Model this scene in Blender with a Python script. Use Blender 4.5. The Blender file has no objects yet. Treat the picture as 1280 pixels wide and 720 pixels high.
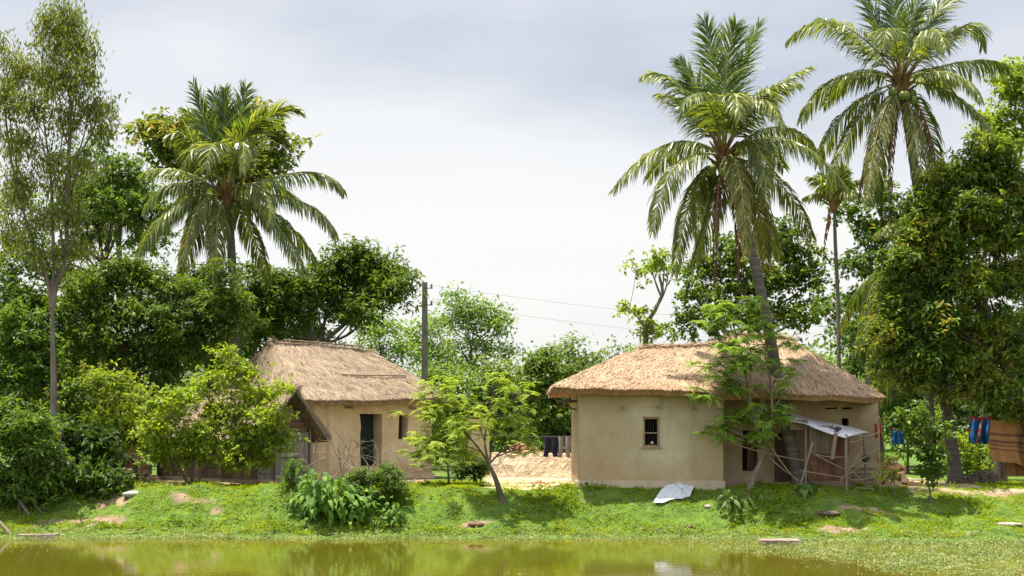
import bpy, math, random
import numpy as np
from mathutils import Vector

random.seed(7)
RNG = np.random.default_rng(11)
C = bpy.context.scene.collection
R = math.radians

# ------------------------------------------------------------------ camera
HZ, CZ, FPX = 533.0, 2.9, 1800.0          # horizon row, eye height, focal length in pixels of a 1280 wide frame
cam_d = bpy.data.cameras.new("camera"); cam = bpy.data.objects.new("camera", cam_d); C.objects.link(cam)
cam.location = (0, 0, CZ); cam.rotation_euler = (R(90), 0, 0)
cam_d.sensor_width = 36; cam_d.lens = FPX / 1280 * 36
cam_d.shift_y = (HZ - 360) / 1280
cam_d.clip_end = 2000
bpy.context.scene.camera = cam

# ------------------------------------------------------------------ sky, sun, exposure
SUN = Vector((-0.27, 0.06, 0.96)).normalized()
sun_d = bpy.data.lights.new("sun", 'SUN'); sun = bpy.data.objects.new("sun", sun_d); C.objects.link(sun)
sun_d.energy = 5.0; sun_d.angle = R(0.6); sun_d.color = (1, 0.94, 0.81)
sun.rotation_euler = SUN.to_track_quat('Z', 'Y').to_euler()
sc = bpy.context.scene
sc.view_settings.view_transform = 'Standard'; sc.view_settings.look = 'None'
sc.view_settings.exposure = 1.27; sc.view_settings.gamma = 1
W = bpy.data.worlds.new("World"); sc.world = W; W.use_nodes = True
nt = W.node_tree; nt.nodes.clear()
def N(t, kind, **kw):
    n = t.nodes.new(kind)
    for k, v in kw.items():
        if k.startswith('i_'): n.inputs[k[2:].replace('_', ' ')].default_value = v
        else: setattr(n, k, v)
    return n
sky = N(nt, 'ShaderNodeTexSky', sky_type='NISHITA'); sky.sun_disc = False
sky.sun_elevation = math.asin(SUN.z); sky.sun_rotation = math.atan2(SUN.x, SUN.y)
sky.air_density = 1.2; sky.dust_density = 2.5
tc = N(nt, 'ShaderNodeTexCoord'); mp = N(nt, 'ShaderNodeMapping'); mp.inputs['Scale'].default_value = (1.0, 1.0, 3.2)
mp.inputs['Location'].default_value = (0.35, 0.2, 0.1)
nt.links.new(tc.outputs['Generated'], mp.inputs[0])
no = N(nt, 'ShaderNodeTexNoise', i_Scale=2.6, i_Detail=5.0, i_Roughness=0.48); nt.links.new(mp.outputs[0], no.inputs['Vector'])
# the cloud deck itself: brighter and whiter low down, blue grey overhead
sep = N(nt, 'ShaderNodeSeparateXYZ'); nt.links.new(tc.outputs['Generated'], sep.inputs[0])
el = N(nt, 'ShaderNodeMapRange'); el.inputs['From Min'].default_value = 0.13; el.inputs['From Max'].default_value = 0.27
nt.links.new(sep.outputs['Z'], el.inputs['Value'])
ad = N(nt, 'ShaderNodeMath', operation='MULTIPLY_ADD'); ad.inputs[1].default_value = 1.9; nt.links.new(no.outputs['Fac'], ad.inputs[0])
sb = N(nt, 'ShaderNodeMath', operation='SUBTRACT'); sb.inputs[1].default_value = 0.93
nt.links.new(el.outputs[0], ad.inputs[2]); nt.links.new(ad.outputs[0], sb.inputs[0])
rp = N(nt, 'ShaderNodeValToRGB'); e = rp.color_ramp.elements
e[0].position = 0.0; e[0].color = (3.75, 3.71, 3.64, 1)
e[1].position = 1.0; e[1].color = (2.2, 2.38, 2.78, 1)
m_ = rp.color_ramp.elements.new(0.45); m_.color = (3.5, 3.51, 3.56, 1)
nt.links.new(sb.outputs[0], rp.inputs[0])
mx = N(nt, 'ShaderNodeMix', data_type='RGBA'); mx.inputs[0].default_value = 0.93
nt.links.new(sky.outputs[0], mx.inputs[6]); nt.links.new(rp.outputs[0], mx.inputs[7])
# unseen sky brightened overhead and behind the viewer, added fill light for walls
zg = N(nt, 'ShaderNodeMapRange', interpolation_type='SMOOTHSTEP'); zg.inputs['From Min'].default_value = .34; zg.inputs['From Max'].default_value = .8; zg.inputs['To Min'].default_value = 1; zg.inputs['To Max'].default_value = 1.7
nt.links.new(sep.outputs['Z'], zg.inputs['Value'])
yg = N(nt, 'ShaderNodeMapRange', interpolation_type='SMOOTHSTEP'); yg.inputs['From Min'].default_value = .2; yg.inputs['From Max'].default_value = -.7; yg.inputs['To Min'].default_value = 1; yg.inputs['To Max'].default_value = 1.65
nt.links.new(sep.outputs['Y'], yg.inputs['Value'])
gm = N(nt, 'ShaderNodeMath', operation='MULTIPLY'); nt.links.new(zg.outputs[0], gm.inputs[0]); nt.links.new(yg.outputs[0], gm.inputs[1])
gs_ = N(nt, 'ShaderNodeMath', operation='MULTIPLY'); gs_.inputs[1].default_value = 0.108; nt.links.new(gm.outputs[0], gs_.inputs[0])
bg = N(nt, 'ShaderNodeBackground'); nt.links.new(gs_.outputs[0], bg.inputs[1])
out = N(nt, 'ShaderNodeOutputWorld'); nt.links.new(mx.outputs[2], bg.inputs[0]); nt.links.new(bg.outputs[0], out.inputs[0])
sc.cycles.max_bounces = 7; sc.cycles.diffuse_bounces = 3; sc.cycles.transmission_bounces = 5; sc.cycles.transparent_max_bounces = 4
sc.cycles.caustics_reflective = False; sc.cycles.caustics_refractive = False

# ------------------------------------------------------------------ helpers
def PX(px, py, Y): return np.array([(px - 640) / FPX * Y, Y, CZ + (HZ - py) / FPX * Y])
def sstep(a, b, x):
    t = np.clip((x - a) / (b - a), 0, 1); return t * t * (3 - 2 * t)
_perm = np.random.default_rng(3).random((64, 64, 64))
def vnoise(x, y, z=0.0):
    x, y, z = np.broadcast_arrays(np.asarray(x, float), np.asarray(y, float), np.asarray(z, float))
    xi, yi, zi = np.floor(x).astype(int), np.floor(y).astype(int), np.floor(z).astype(int)
    xf, yf, zf = x - xi, y - yi, z - zi
    xf = xf * xf * (3 - 2 * xf); yf = yf * yf * (3 - 2 * yf); zf = zf * zf * (3 - 2 * zf)
    def g(a, b, c): return _perm[(xi + a) & 63, (yi + b) & 63, (zi + c) & 63]
    r = 0
    for a in (0, 1):
        for b in (0, 1):
            for c in (0, 1):
                r = r + g(a, b, c) * (xf if a else 1 - xf) * (yf if b else 1 - yf) * (zf if c else 1 - zf)
    return r * 2 - 1
def fbm(x, y, z=0.0, o=3):
    s, a = 0, 1.0
    for k in range(o):
        s = s + a * vnoise(x * 2**k + 7.3 * k, y * 2**k + 3.1 * k, z * 2**k + 1.7 * k); a *= 0.5
    return s
def norm(v):
    v = np.asarray(v, float); return v / (np.linalg.norm(v, axis=-1, keepdims=True) + 1e-9)

class MB:
    def __init__(s): s.V, s.F, s.n = [], [], 0
    def add(s, V, F, mi=0, smooth=False):
        V = np.asarray(V, float).reshape(-1, 3); F = np.asarray(F, int)
        if F.size == 0: return
        s.F.append((F + s.n, mi, smooth)); s.V.append(V); s.n += len(V)
    def box(s, c, size, rz=0, rx=0, mi=0, bev=0.0):
        sx, sy, sz = [a / 2 for a in size]
        v = np.array([(x, y, z) for z in (-sz, sz) for x, y in ((-sx, -sy), (sx, -sy), (sx, sy), (-sx, sy))])
        cr, sr = math.cos(rx), math.sin(rx)
        v = np.stack([v[:, 0], v[:, 1] * cr - v[:, 2] * sr, v[:, 1] * sr + v[:, 2] * cr], 1)
        cr, sr = math.cos(rz), math.sin(rz)
        v = np.stack([v[:, 0] * cr - v[:, 1] * sr, v[:, 0] * sr + v[:, 1] * cr, v[:, 2]], 1)
        s.add(v + np.asarray(c), [(0, 3, 2, 1), (4, 5, 6, 7), (0, 1, 5, 4), (1, 2, 6, 5), (2, 3, 7, 6), (3, 0, 4, 7)], mi)
    def tube(s, pts, rad, n=6, mi=0, smooth=True, wob=0.0):
        pts = np.asarray(pts, float); k = len(pts)
        rad = np.broadcast_to(np.asarray(rad, float), (k,))
        T = np.gradient(pts, axis=0); T = norm(T)
        ref = np.array([0.31, 0.17, 0.93]) if abs(T[0] @ np.array([.31, .17, .93])) < 0.85 else np.array([1.0, 0.1, 0])
        A = norm(np.cross(T, ref)); B = np.cross(T, A)
        th = np.arange(n) / n * 2 * math.pi
        rr = rad[:, None] * (1 + (wob * RNG.normal(size=(k, n)) if wob else 0))
        V = pts[:, None] + rr[..., None] * (np.cos(th)[None, :, None] * A[:, None] + np.sin(th)[None, :, None] * B[:, None])
        i = np.arange(k - 1)[:, None] * n; j = np.arange(n)[None]; j2 = (j + 1) % n
        F = np.stack([i + j, i + j2, i + n + j2, i + n + j], -1).reshape(-1, 4)
        s.add(V.reshape(-1, 3), F, mi, smooth)
        c = np.vstack([V[-1], pts[-1] + T[-1] * rad[-1] * 0.3]); s.add(c, [(a, (a + 1) % n, n) for a in range(n)], mi, smooth)
        c = np.vstack([V[0], pts[0]]); s.add(c, [((a + 1) % n, a, n) for a in range(n)], mi, smooth)
    def build(s, name, mats, parent=None, label=None):
        if not isinstance(mats, (list, tuple)): mats = [mats]
        V = np.concatenate(s.V)
        if parent is not None: V = V - np.array(BASE[parent.name])
        me = bpy.data.meshes.new(name)
        me.vertices.add(len(V)); me.vertices.foreach_set("co", V.ravel())
        lv = np.concatenate([f.ravel() for f, _, _ in s.F]); sz = np.concatenate([np.full(len(f), f.shape[1]) for f, _, _ in s.F])
        mi = np.concatenate([np.full(len(f), m) for f, m, _ in s.F]); sm = np.concatenate([np.full(len(f), q) for f, _, q in s.F])
        me.loops.add(len(lv)); me.loops.foreach_set("vertex_index", lv.astype(np.int32))
        me.polygons.add(len(sz)); st = np.concatenate([[0], np.cumsum(sz)[:-1]]).astype(np.int32)
        me.polygons.foreach_set("loop_start", st); me.polygons.foreach_set("loop_total", sz.astype(np.int32))
        me.polygons.foreach_set("material_index", mi.astype(np.int32)); me.polygons.foreach_set("use_smooth", sm.astype(bool))
        me.update(calc_edges=True)
        for m in mats: me.materials.append(m)
        o = bpy.data.objects.new(name, me); C.objects.link(o)
        if parent is not None: o.parent = parent; BASE[o.name] = BASE[parent.name]
        else: BASE[o.name] = (0, 0, 0)
        if label: o['label'] = label
        return o
BASE = {}
def thing(name, label, cat, base, group=None):
    o = bpy.data.objects.new(name, None); C.objects.link(o); o.empty_display_size = 0.2
    o.location = tuple(float(a) for a in base); BASE[o.name] = tuple(base)
    o['label'] = label; o['category'] = cat
    if group: o['group'] = group
    return o
def solo(mb, name, mats, label, cat, base, group=None):
    """a thing that is one mesh: origin at its base"""
    BASE['_tmp'] = tuple(base)
    class Q: name = '_tmp'
    V = [v - np.array(base) for v in mb.V]; mb.V = V
    o = mb.build(name, mats); o.location = tuple(float(a) for a in base)
    o['label'] = label; o['category'] = cat
    if group: o['group'] = group
    return o
def bez(p0, p1, p2, n):
    t = np.linspace(0, 1, n)[:, None]; return (1 - t)**2 * np.array(p0) + 2 * t * (1 - t) * np.array(p1) + t * t * np.array(p2)
def smooth_path(pts, n):
    pts = np.asarray(pts, float)
    if len(pts) < 3: return pts[0] + (pts[-1] - pts[0]) * np.linspace(0, 1, n)[:, None]
    P = np.vstack([2 * pts[0] - pts[1], pts, 2 * pts[-1] - pts[-2]]); out = []
    m = len(pts) - 1
    for u in np.linspace(0, m, n):
        i = min(int(u), m - 1); t = u - i; a, b, c, d = P[i:i + 4]
        out.append(0.5 * (2 * b + (c - a) * t + (2 * a - 5 * b + 4 * c - d) * t * t + (3 * b - a - 3 * c + d) * t**3))
    return np.array(out)

# ------------------------------------------------------------------ materials
def newmat(name):
    m = bpy.data.materials.new(name); m.use_nodes = True; t = m.node_tree; t.nodes.clear()
    o = N(t, 'ShaderNodeOutputMaterial'); return m, t, o
def ramp(t, fac, cols):
    r = N(t, 'ShaderNodeValToRGB'); e = r.color_ramp.elements
    for k, (p, c) in enumerate(cols):
        q = e[k] if k < 2 else e.new(p)
        q.position = p; q.color = (*c, 1)
    t.links.new(fac, r.inputs[0]); return r.outputs[0]
def leafmat(name, cols, trans=0.4, tcol=None, rough=0.5, spec=0.35, clump=0.45, cscale=0.9):
    """leaf colours picked per leaf, mixed with clump-sized variation"""
    m, t, o = newmat(name)
    g = N(t, 'ShaderNodeNewGeometry'); tcn = N(t, 'ShaderNodeTexCoord')
    nz = N(t, 'ShaderNodeTexNoise', i_Scale=cscale, i_Detail=2.0); t.links.new(tcn.outputs['Object'], nz.inputs['Vector'])
    mr = N(t, 'ShaderNodeMapRange'); mr.inputs['From Min'].default_value = 0.3; mr.inputs['From Max'].default_value = 0.7
    t.links.new(nz.outputs['Fac'], mr.inputs['Value'])
    mi = N(t, 'ShaderNodeMix', data_type='FLOAT'); mi.inputs[0].default_value = clump
    t.links.new(g.outputs['Random Per Island'], mi.inputs[2]); t.links.new(mr.outputs[0], mi.inputs[3])
    k = len(cols); col = ramp(t, mi.outputs[0], [((0.12 + 0.76 * i / (k - 1)), c) for i, c in enumerate(cols)] if k > 1 else [(0, cols[0]), (1, cols[0])])
    b = N(t, 'ShaderNodeBsdfPrincipled', i_Roughness=rough); b.inputs['Specular IOR Level'].default_value = spec
    t.links.new(col, b.inputs['Base Color'])
    tr = N(t, 'ShaderNodeBsdfTranslucent')
    hs = N(t, 'ShaderNodeMix', data_type='RGBA', blend_type='MULTIPLY'); hs.inputs[0].default_value = 1
    hs.inputs[7].default_value = (*(tcol or (2.1, 1.9, 0.7)), 1); hs.clamp_result = False
    t.links.new(col, hs.inputs[6]); t.links.new(hs.outputs[2], tr.inputs['Color'])
    ms = N(t, 'ShaderNodeMixShader'); ms.inputs[0].default_value = trans
    t.links.new(b.outputs[0], ms.inputs[1]); t.links.new(tr.outputs[0], ms.inputs[2]); t.links.new(ms.outputs[0], o.inputs[0])
    return m
def mat(name, cols, scale=4.0, detail=5.0, rough=0.85, bump=0.3, bscale=None, stretch=(1, 1, 1), island=0.0, metal=0.0, spec=0.25, rot=(0, 0, 0), dist=0.02):
    m, t, o = newmat(name)
    tcn = N(t, 'ShaderNodeTexCoord'); mp = N(t, 'ShaderNodeMapping'); mp.inputs['Scale'].default_value = stretch; mp.inputs['Rotation'].default_value = rot
    t.links.new(tcn.outputs['Object'], mp.inputs[0])
    nz = N(t, 'ShaderNodeTexNoise', i_Scale=scale, i_Detail=detail, i_Roughness=0.62); t.links.new(mp.outputs[0], nz.inputs['Vector'])
    fac = nz.outputs['Fac']
    if island:
        g = N(t, 'ShaderNodeNewGeometry'); mi = N(t, 'ShaderNodeMix', data_type='FLOAT'); mi.inputs[0].default_value = island
        t.links.new(nz.outputs['Fac'], mi.inputs[2]); t.links.new(g.outputs['Random Per Island'], mi.inputs[3]); fac = mi.outputs[0]
    k = len(cols); lo, hi = (0.28, 0.72) if not island else (0.1, 0.9)
    col = ramp(t, fac, [(lo + (hi - lo) * i / max(k - 1, 1), c) for i, c in enumerate(cols)] if k > 1 else [(0, cols[0]), (1, cols[0])])
    b = N(t, 'ShaderNodeBsdfPrincipled', i_Roughness=rough, i_Metallic=metal); b.inputs['Specular IOR Level'].default_value = spec
    t.links.new(col, b.inputs['Base Color'])
    if bump:
        n2 = N(t, 'ShaderNodeTexNoise', i_Scale=bscale or scale * 5, i_Detail=4.0); t.links.new(mp.outputs[0], n2.inputs['Vector'])
        bp = N(t, 'ShaderNodeBump', i_Strength=bump, i_Distance=dist); t.links.new(n2.outputs['Fac'], bp.inputs['Height']); t.links.new(bp.outputs[0], b.inputs['Normal'])
    t.links.new(b.outputs[0], o.inputs[0]); return m

M = {}
def mudmat(name, cols, stain, foot, z0=1.2):
    m, t, o = newmat(name); tcn = N(t, 'ShaderNodeTexCoord')
    def noise(sc_, det, stretch=(1, 1, 1), rgh=.6):
        mp = N(t, 'ShaderNodeMapping'); mp.inputs['Scale'].default_value = stretch; t.links.new(tcn.outputs['Object'], mp.inputs[0])
        n = N(t, 'ShaderNodeTexNoise', i_Scale=sc_, i_Detail=det, i_Roughness=rgh); t.links.new(mp.outputs[0], n.inputs['Vector']); return n.outputs['Fac']
    def mixc(f, a, b):
        x = N(t, 'ShaderNodeMix', data_type='RGBA'); t.links.new(f, x.inputs[0]); t.links.new(a, x.inputs[6])
        if isinstance(b, tuple): x.inputs[7].default_value = (*b, 1)
        else: t.links.new(b, x.inputs[7])
        return x.outputs[2]
    col = ramp(t, noise(.8, 7.0), [(.28 + .44 * i / (len(cols) - 1), c) for i, c in enumerate(cols)])
    st = ramp(t, noise(2.2, 4.0, (1, 1, .12)), [(.52, (0, 0, 0)), (.70, (.8, .8, .8))]); col = mixc(st, col, stain)
    sp = N(t, 'ShaderNodeSeparateXYZ'); t.links.new(tcn.outputs['Object'], sp.inputs[0])
    mr = N(t, 'ShaderNodeMapRange'); mr.inputs['From Min'].default_value = z0 + .75; mr.inputs['From Max'].default_value = z0 + .05; t.links.new(sp.outputs['Z'], mr.inputs['Value'])
    ml = N(t, 'ShaderNodeMath', operation='MULTIPLY'); t.links.new(mr.outputs[0], ml.inputs[0]); t.links.new(ramp(t, noise(3.0, 6.0), [(.35, (0, 0, 0)), (.65, (.9, .9, .9))]), ml.inputs[1]); col = mixc(ml.outputs[0], col, foot)
    cr = ramp(t, noise(26.0, 5.0), [(.34, (.5, .5, .5)), (.42, (0, 0, 0))]); col = mixc(cr, col, tuple(c * .6 for c in stain))
    b = N(t, 'ShaderNodeBsdfPrincipled', i_Roughness=.95); b.inputs['Specular IOR Level'].default_value = .1; t.links.new(col, b.inputs['Base Color'])
    b1 = N(t, 'ShaderNodeBump', i_Strength=.5, i_Distance=.03); t.links.new(noise(7.0, 6.0), b1.inputs['Height'])
    b2 = N(t, 'ShaderNodeBump', i_Strength=.35, i_Distance=.012); t.links.new(noise(30.0, 4.0, (1, 1, .7)), b2.inputs['Height']); t.links.new(b1.outputs[0], b2.inputs['Normal']); t.links.new(b2.outputs[0], b.inputs['Normal'])
    t.links.new(b.outputs[0], o.inputs[0]); return m
M['bark_grey'] = mat('bark_grey', [(.07, .055, .04), (.14, .115, .085), (.22, .19, .145)], 3, stretch=(1, 1, .35), bump=.8, bscale=18)
M['bark_dark'] = mat('bark_dark', [(.045, .035, .025), (.09, .07, .05), (.15, .12, .09)], 4, stretch=(1, 1, .3), bump=.8, bscale=18)
M['bark_pale'] = mat('bark_pale', [(.22, .18, .14), (.36, .31, .25), (.45, .40, .33)], 3, stretch=(1, 1, .3), bump=.5, bscale=14)
M['palm_bark'] = mat('palm_bark', [(.05, .043, .036), (.095, .083, .07), (.15, .132, .11)], 2.2, stretch=(.5, .5, 7), bump=.9, bscale=5, dist=.03)
M['dry_stick'] = mat('dry_stick', [(.10, .07, .045), (.19, .145, .10), (.29, .235, .175)], 5, island=.5, bump=.3)
M['grey_wood'] = mat('grey_wood', [(.10, .085, .07), (.18, .155, .13), (.26, .23, .19)], 5, stretch=(4, 4, .5), island=.5, bump=.5)
M['concrete_pole'] = mat('concrete_pole', [(.10, .10, .07), (.15, .15, .11), (.21, .20, .16)], 3, bump=.2)
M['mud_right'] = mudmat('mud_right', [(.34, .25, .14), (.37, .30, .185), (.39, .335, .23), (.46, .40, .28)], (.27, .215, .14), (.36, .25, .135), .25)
M['mud_left'] = mudmat('mud_left', [(.46, .33, .19), (.56, .43, .26), (.66, .53, .35)], (.40, .28, .16), (.42, .27, .16), .15)
M['mud_plinth'] = mat('mud_plinth', [(.32, .25, .165), (.39, .32, .22), (.45, .38, .28)], 2.0, 6, rough=.95, bump=.5, bscale=12, spec=.1)
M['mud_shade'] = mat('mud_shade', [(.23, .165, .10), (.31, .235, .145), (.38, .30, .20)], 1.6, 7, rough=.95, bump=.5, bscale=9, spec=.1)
M['mud_mound'] = mat('mud_mound', [(.24, .165, .10), (.42, .32, .21), (.52, .42, .29)], 5, 6, rough=.95, bump=.9, bscale=14, spec=.1, dist=.05)
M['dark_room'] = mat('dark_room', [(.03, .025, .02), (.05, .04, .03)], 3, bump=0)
M['thatch_base_r'] = mat('thatch_base_r', [(.12, .065, .035), (.30, .18, .10), (.44, .30, .18)], 7, stretch=(5, 1, 1), bump=.9, bscale=30, spec=.05)
M['straw_r'] = mat('straw_r', [(.15, .085, .05), (.37, .245, .15), (.49, .355, .235), (.62, .485, .35)], 1.5, 5, island=.5, bump=0, spec=.12)
M['thatch_base_l'] = mat('thatch_base_l', [(.11, .075, .05), (.24, .175, .125), (.36, .28, .21)], 7, stretch=(1, 1, 1), bump=.9, bscale=30, spec=.05)
M['straw_l'] = mat('straw_l', [(.11, .073, .048), (.265, .195, .13), (.37, .285, .20), (.48, .39, .29)], 1.5, 5, island=.5, bump=0, spec=.12)
M['straw_eave_r'] = mat('straw_eave_r', [(.07, .03, .018), (.17, .085, .045), (.27, .15, .085), (.4, .27, .17)], 1.3, 4, island=.7, bump=0, spec=.1)
M['straw_eave_l'] = mat('straw_eave_l', [(.08, .05, .035), (.19, .13, .09), (.3, .23, .17), (.4, .33, .26)], 1.3, 4, island=.7, bump=0, spec=.1)
M['window_wood'] = mat('window_wood', [(.22, .15, .09), (.32, .24, .15)], 6, bump=.3)
M['doorway_dark'] = mat('doorway_dark', [(.006, .018, .014), (.012, .032, .026)], 5, bump=.2, rough=.6)  # near-black green, darkness of the open doorway put into the door colour
M['brown_door'] = mat('brown_door', [(.06, .035, .025), (.11, .065, .045)], 5, stretch=(3, 3, .4), bump=.4)
M['iron'] = mat('iron', [(.03, .028, .025), (.05, .045, .04)], 8, bump=0, rough=.6)
M['rust'] = mat('rust', [(.035, .02, .012), (.085, .035, .02), (.13, .06, .035), (.16, .11, .08)], 2.6, 6, stretch=(1, 1, .6), bump=.3, rough=.8)
M['rust_pale'] = mat('rust_pale', [(.09, .045, .03), (.15, .11, .09), (.22, .19, .17)], 2.6, 6, stretch=(1, 1, .5), bump=.3, rough=.8)
M['zinc'] = mat('zinc', [(.6, .58, .55), (.76, .76, .76), (.82, .83, .84)], 2.2, 5, bump=.1, rough=.5, metal=.15, spec=.5)
M['bamboo_mat'] = mat('bamboo_mat', [(.13, .11, .09), (.22, .2, .175), (.33, .30, .27)], 3, 5, stretch=(1, 1, .3), island=.55, bump=.4, bscale=20)
M['plank'] = mat('plank', [(.07, .05, .035), (.15, .10, .07), (.22, .15, .10)], 4, island=.6, bump=.4)
M['sheet_white'] = mat('sheet_white', [(.50, .51, .53), (.62, .63, .65)], 4, bump=.3, rough=.7)
M['navy'] = mat('navy', [(.008, .008, .025), (.02, .018, .045)], 5, bump=.3)
M['greycloth'] = mat('greycloth', [(.20, .17, .15), (.30, .26, .24)], 5, bump=.3)
M['black_pan'] = mat('black_pan', [(.02, .02, .02), (.04, .04, .04)], 5, bump=0, rough=.4)
M['sack'] = mat('sack', [(.22, .2, .165), (.36, .34, .3)], 8, bump=.6)
M['brick_rubble'] = mat('brick_rubble', [(.30, .14, .08), (.48, .30, .17), (.62, .46, .30)], 5, island=.6, bump=.6)
M['stone'] = mat('stone', [(.18, .15, .12), (.30, .26, .22), (.4, .36, .31)], 5, bump=.6)
M['slab'] = mat('slab', [(.14, .10, .075), (.22, .17, .13), (.29, .23, .185)], 4, bump=.6)
M['coconut'] = mat('coconut', [(.05, .10, .02), (.10, .16, .03), (.18, .2, .05)], 5, bump=.2, rough=.5)
M['fibre'] = mat('fibre', [(.07, .04, .02), (.15, .09, .04), (.25, .17, .08)], 5, stretch=(1, 1, .4), bump=.7)
M['rachis'] = mat('rachis', [(.16, .165, .04), (.30, .28, .09)], 3, bump=0, rough=.6)
M['rachis_dry'] = mat('rachis_dry', [(.20, .09, .05), (.32, .17, .09)], 3, bump=0)
M['dry_leaf'] = leafmat('dry_leaf', [(.06, .03, .015), (.12, .06, .03), (.2, .11, .06)], trans=.25, tcol=(1.3, 1.2, .9))
M['palm_leaf'] = leafmat('palm_leaf', [(.045, .07, .016), (.09, .125, .024), (.16, .19, .036), (.25, .26, .065)], trans=.42, rough=.38, spec=.55, clump=.35, tcol=(1.9, 1.9, .6))
M['palm_leaf_young'] = leafmat('palm_leaf_young', [(.04, .075, .016), (.075, .125, .02), (.12, .17, .03)], trans=.4, rough=.4, spec=.5, clump=.3)
M['palm_leaf_old'] = leafmat('palm_leaf_old', [(.07, .09, .02), (.13, .15, .035), (.19, .20, .05), (.28, .24, .07)], trans=.4, rough=.45, spec=.4, clump=.3, tcol=(1.7, 1.5, .5))
M['leaf_mango'] = leafmat('leaf_mango', [(.028, .055, .009), (.055, .10, .014), (.10, .16, .02), (.18, .25, .028)], trans=.32, rough=.5, spec=.3, clump=.5)
M['leaf_mango_r'] = leafmat('leaf_mango_r', [(.024, .055, .01), (.045, .092, .014), (.085, .145, .02), (.18, .26, .03), (.26, .20, .045)], trans=.3, rough=.5, spec=.3, clump=.45)
M['leaf_dark'] = leafmat('leaf_dark', [(.025, .052, .01), (.045, .088, .014), (.085, .14, .02)], trans=.3, rough=.5, spec=.25)
M['leaf_mid'] = leafmat('leaf_mid', [(.04, .085, .014), (.075, .135, .02), (.13, .20, .028)], trans=.4)
M['leaf_bright'] = leafmat('leaf_bright', [(.11, .17, .016), (.19, .265, .022), (.30, .36, .035)], trans=.45, tcol=(1.7, 1.6, .6))
M['leaf_feather'] = leafmat('leaf_feather', [(.16, .24, .025), (.25, .34, .035), (.36, .43, .05)], trans=.45, tcol=(1.4, 1.35, .6))
M['leaf_feather_g'] = leafmat('leaf_feather_g', [(.11, .20, .025), (.18, .29, .035), (.28, .38, .05)], trans=.45, tcol=(1.5, 1.5, .6))
M['leaf_euc'] = leafmat('leaf_euc', [(.075, .11, .018), (.14, .175, .028), (.22, .25, .04)], trans=.4, rough=.5, clump=.4)
M['leaf_broad'] = leafmat('leaf_broad', [(.045, .11, .014), (.085, .18, .02), (.17, .27, .035)], trans=.35, spec=.2, rough=.6, clump=.3)
M['leaf_far'] = leafmat('leaf_far', [(.10, .18, .035), (.16, .25, .045), (.24, .33, .065)], trans=.45, tcol=(1.5, 1.45, .8))
M['leaf_farmid'] = leafmat('leaf_farmid', [(.07, .12, .025), (.11, .17, .035), (.16, .23, .045)], trans=.4)
M['leaf_yellowtip'] = leafmat('leaf_yellowtip', [(.05, .09, .02), (.09, .14, .025), (.16, .19, .035), (.26, .2, .05)], trans=.4)
M['grass'] = leafmat('grass', [(.16, .225, .006), (.23, .30, .009), (.29, .375, .014), (.38, .40, .04)], trans=.4, rough=.8, spec=.04, tcol=(1.3, 1.2, .5), cscale=1.6, clump=.5)
M['tall_grass'] = leafmat('tall_grass', [(.10, .17, .02), (.18, .26, .03), (.30, .34, .07), (.42, .38, .18)], trans=.3, rough=.6, spec=.2)
M['litter'] = leafmat('litter', [(.12, .07, .035), (.26, .17, .08), (.40, .30, .16)], trans=.15, rough=.8, spec=.1, tcol=(1, .9, .7))
M['weed'] = leafmat('weed', [(.10, .15, .045), (.18, .24, .08), (.27, .33, .13), (.40, .41, .22)], trans=.35, rough=.6, spec=.2, tcol=(1.3, 1.2, .6), cscale=1.2)
M['weed_dark'] = leafmat('weed_dark', [(.09, .14, .008), (.14, .20, .012), (.20, .27, .02)], trans=.35, rough=.8, spec=.05, cscale=2)

# ------------------------------------------------------------------ terrain
ZT = 1.19
def edge_y(x):
    return 37.35 + 0.25 * vnoise(x * .35, 5.5) + 0.12 * vnoise(x * 1.3, 9.5) - 1.3 * sstep(4.5, 9.5, x)
def gz(x, y):
    x = np.asarray(x, float); y = np.asarray(y, float)
    d = y - edge_y(x)
    end = 2.7 + 2.0 * sstep(7.5, 11, x) + 1.5 * sstep(-9, -12, x)
    z = np.where(d < 0, np.maximum(d * 0.28, -1.2), 0)
    z = z + 0.16 * sstep(0, .9, d) + (ZT - 0.16) * sstep(.55, end, d)
    amp = sstep(0.2, 1.5, d) * (1 - 0.75 * sstep(2.4, 3.2, d))
    z = z + amp * (0.12 * fbm(x * .9, y * .9) + 0.05 * fbm(x * 2.9, y * 2.9))
    return z
def G(px, py):
    for Y in np.arange(30, 90, 0.04):
        X = (px - 640) / FPX * Y; z = max(float(gz(X, Y)), 0)
        if HZ + (CZ - z) / Y * FPX <= py: return np.array([X, Y, z])
    return PX(px, py, 60)
PATCH = []
for (px, py, rx, ry, s) in [(235, 624, .9, .28, .75), (270, 640, .5, .2, .5), (125, 652, 1.1, .5, .9), (60, 655, .7, .4, .8), (150, 628, .9, .5, .8),
                            (1090, 637, 1.1, .35, .95), (1130, 648, .8, .3, .6), (1050, 664, 1.9, .33, .75), (1200, 668, 1.2, .25, .6),
                            (1240, 616, 2.2, .35, 1.1), (1170, 612, 1.2, .5, .9), (1265, 655, .5, .18, .9),
                            (810, 617, .35, .16, .7), (735, 617, .5, .14, .6), (730, 626, .35, .12, .5), (595, 656, .8, .15, .8), (1010, 612, 2.0, .3, .9), (1080, 604, 2.2, .8, 1.0)]:
    g = G(px, py); PATCH.append((g[0], g[1], rx, ry, s))
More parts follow.
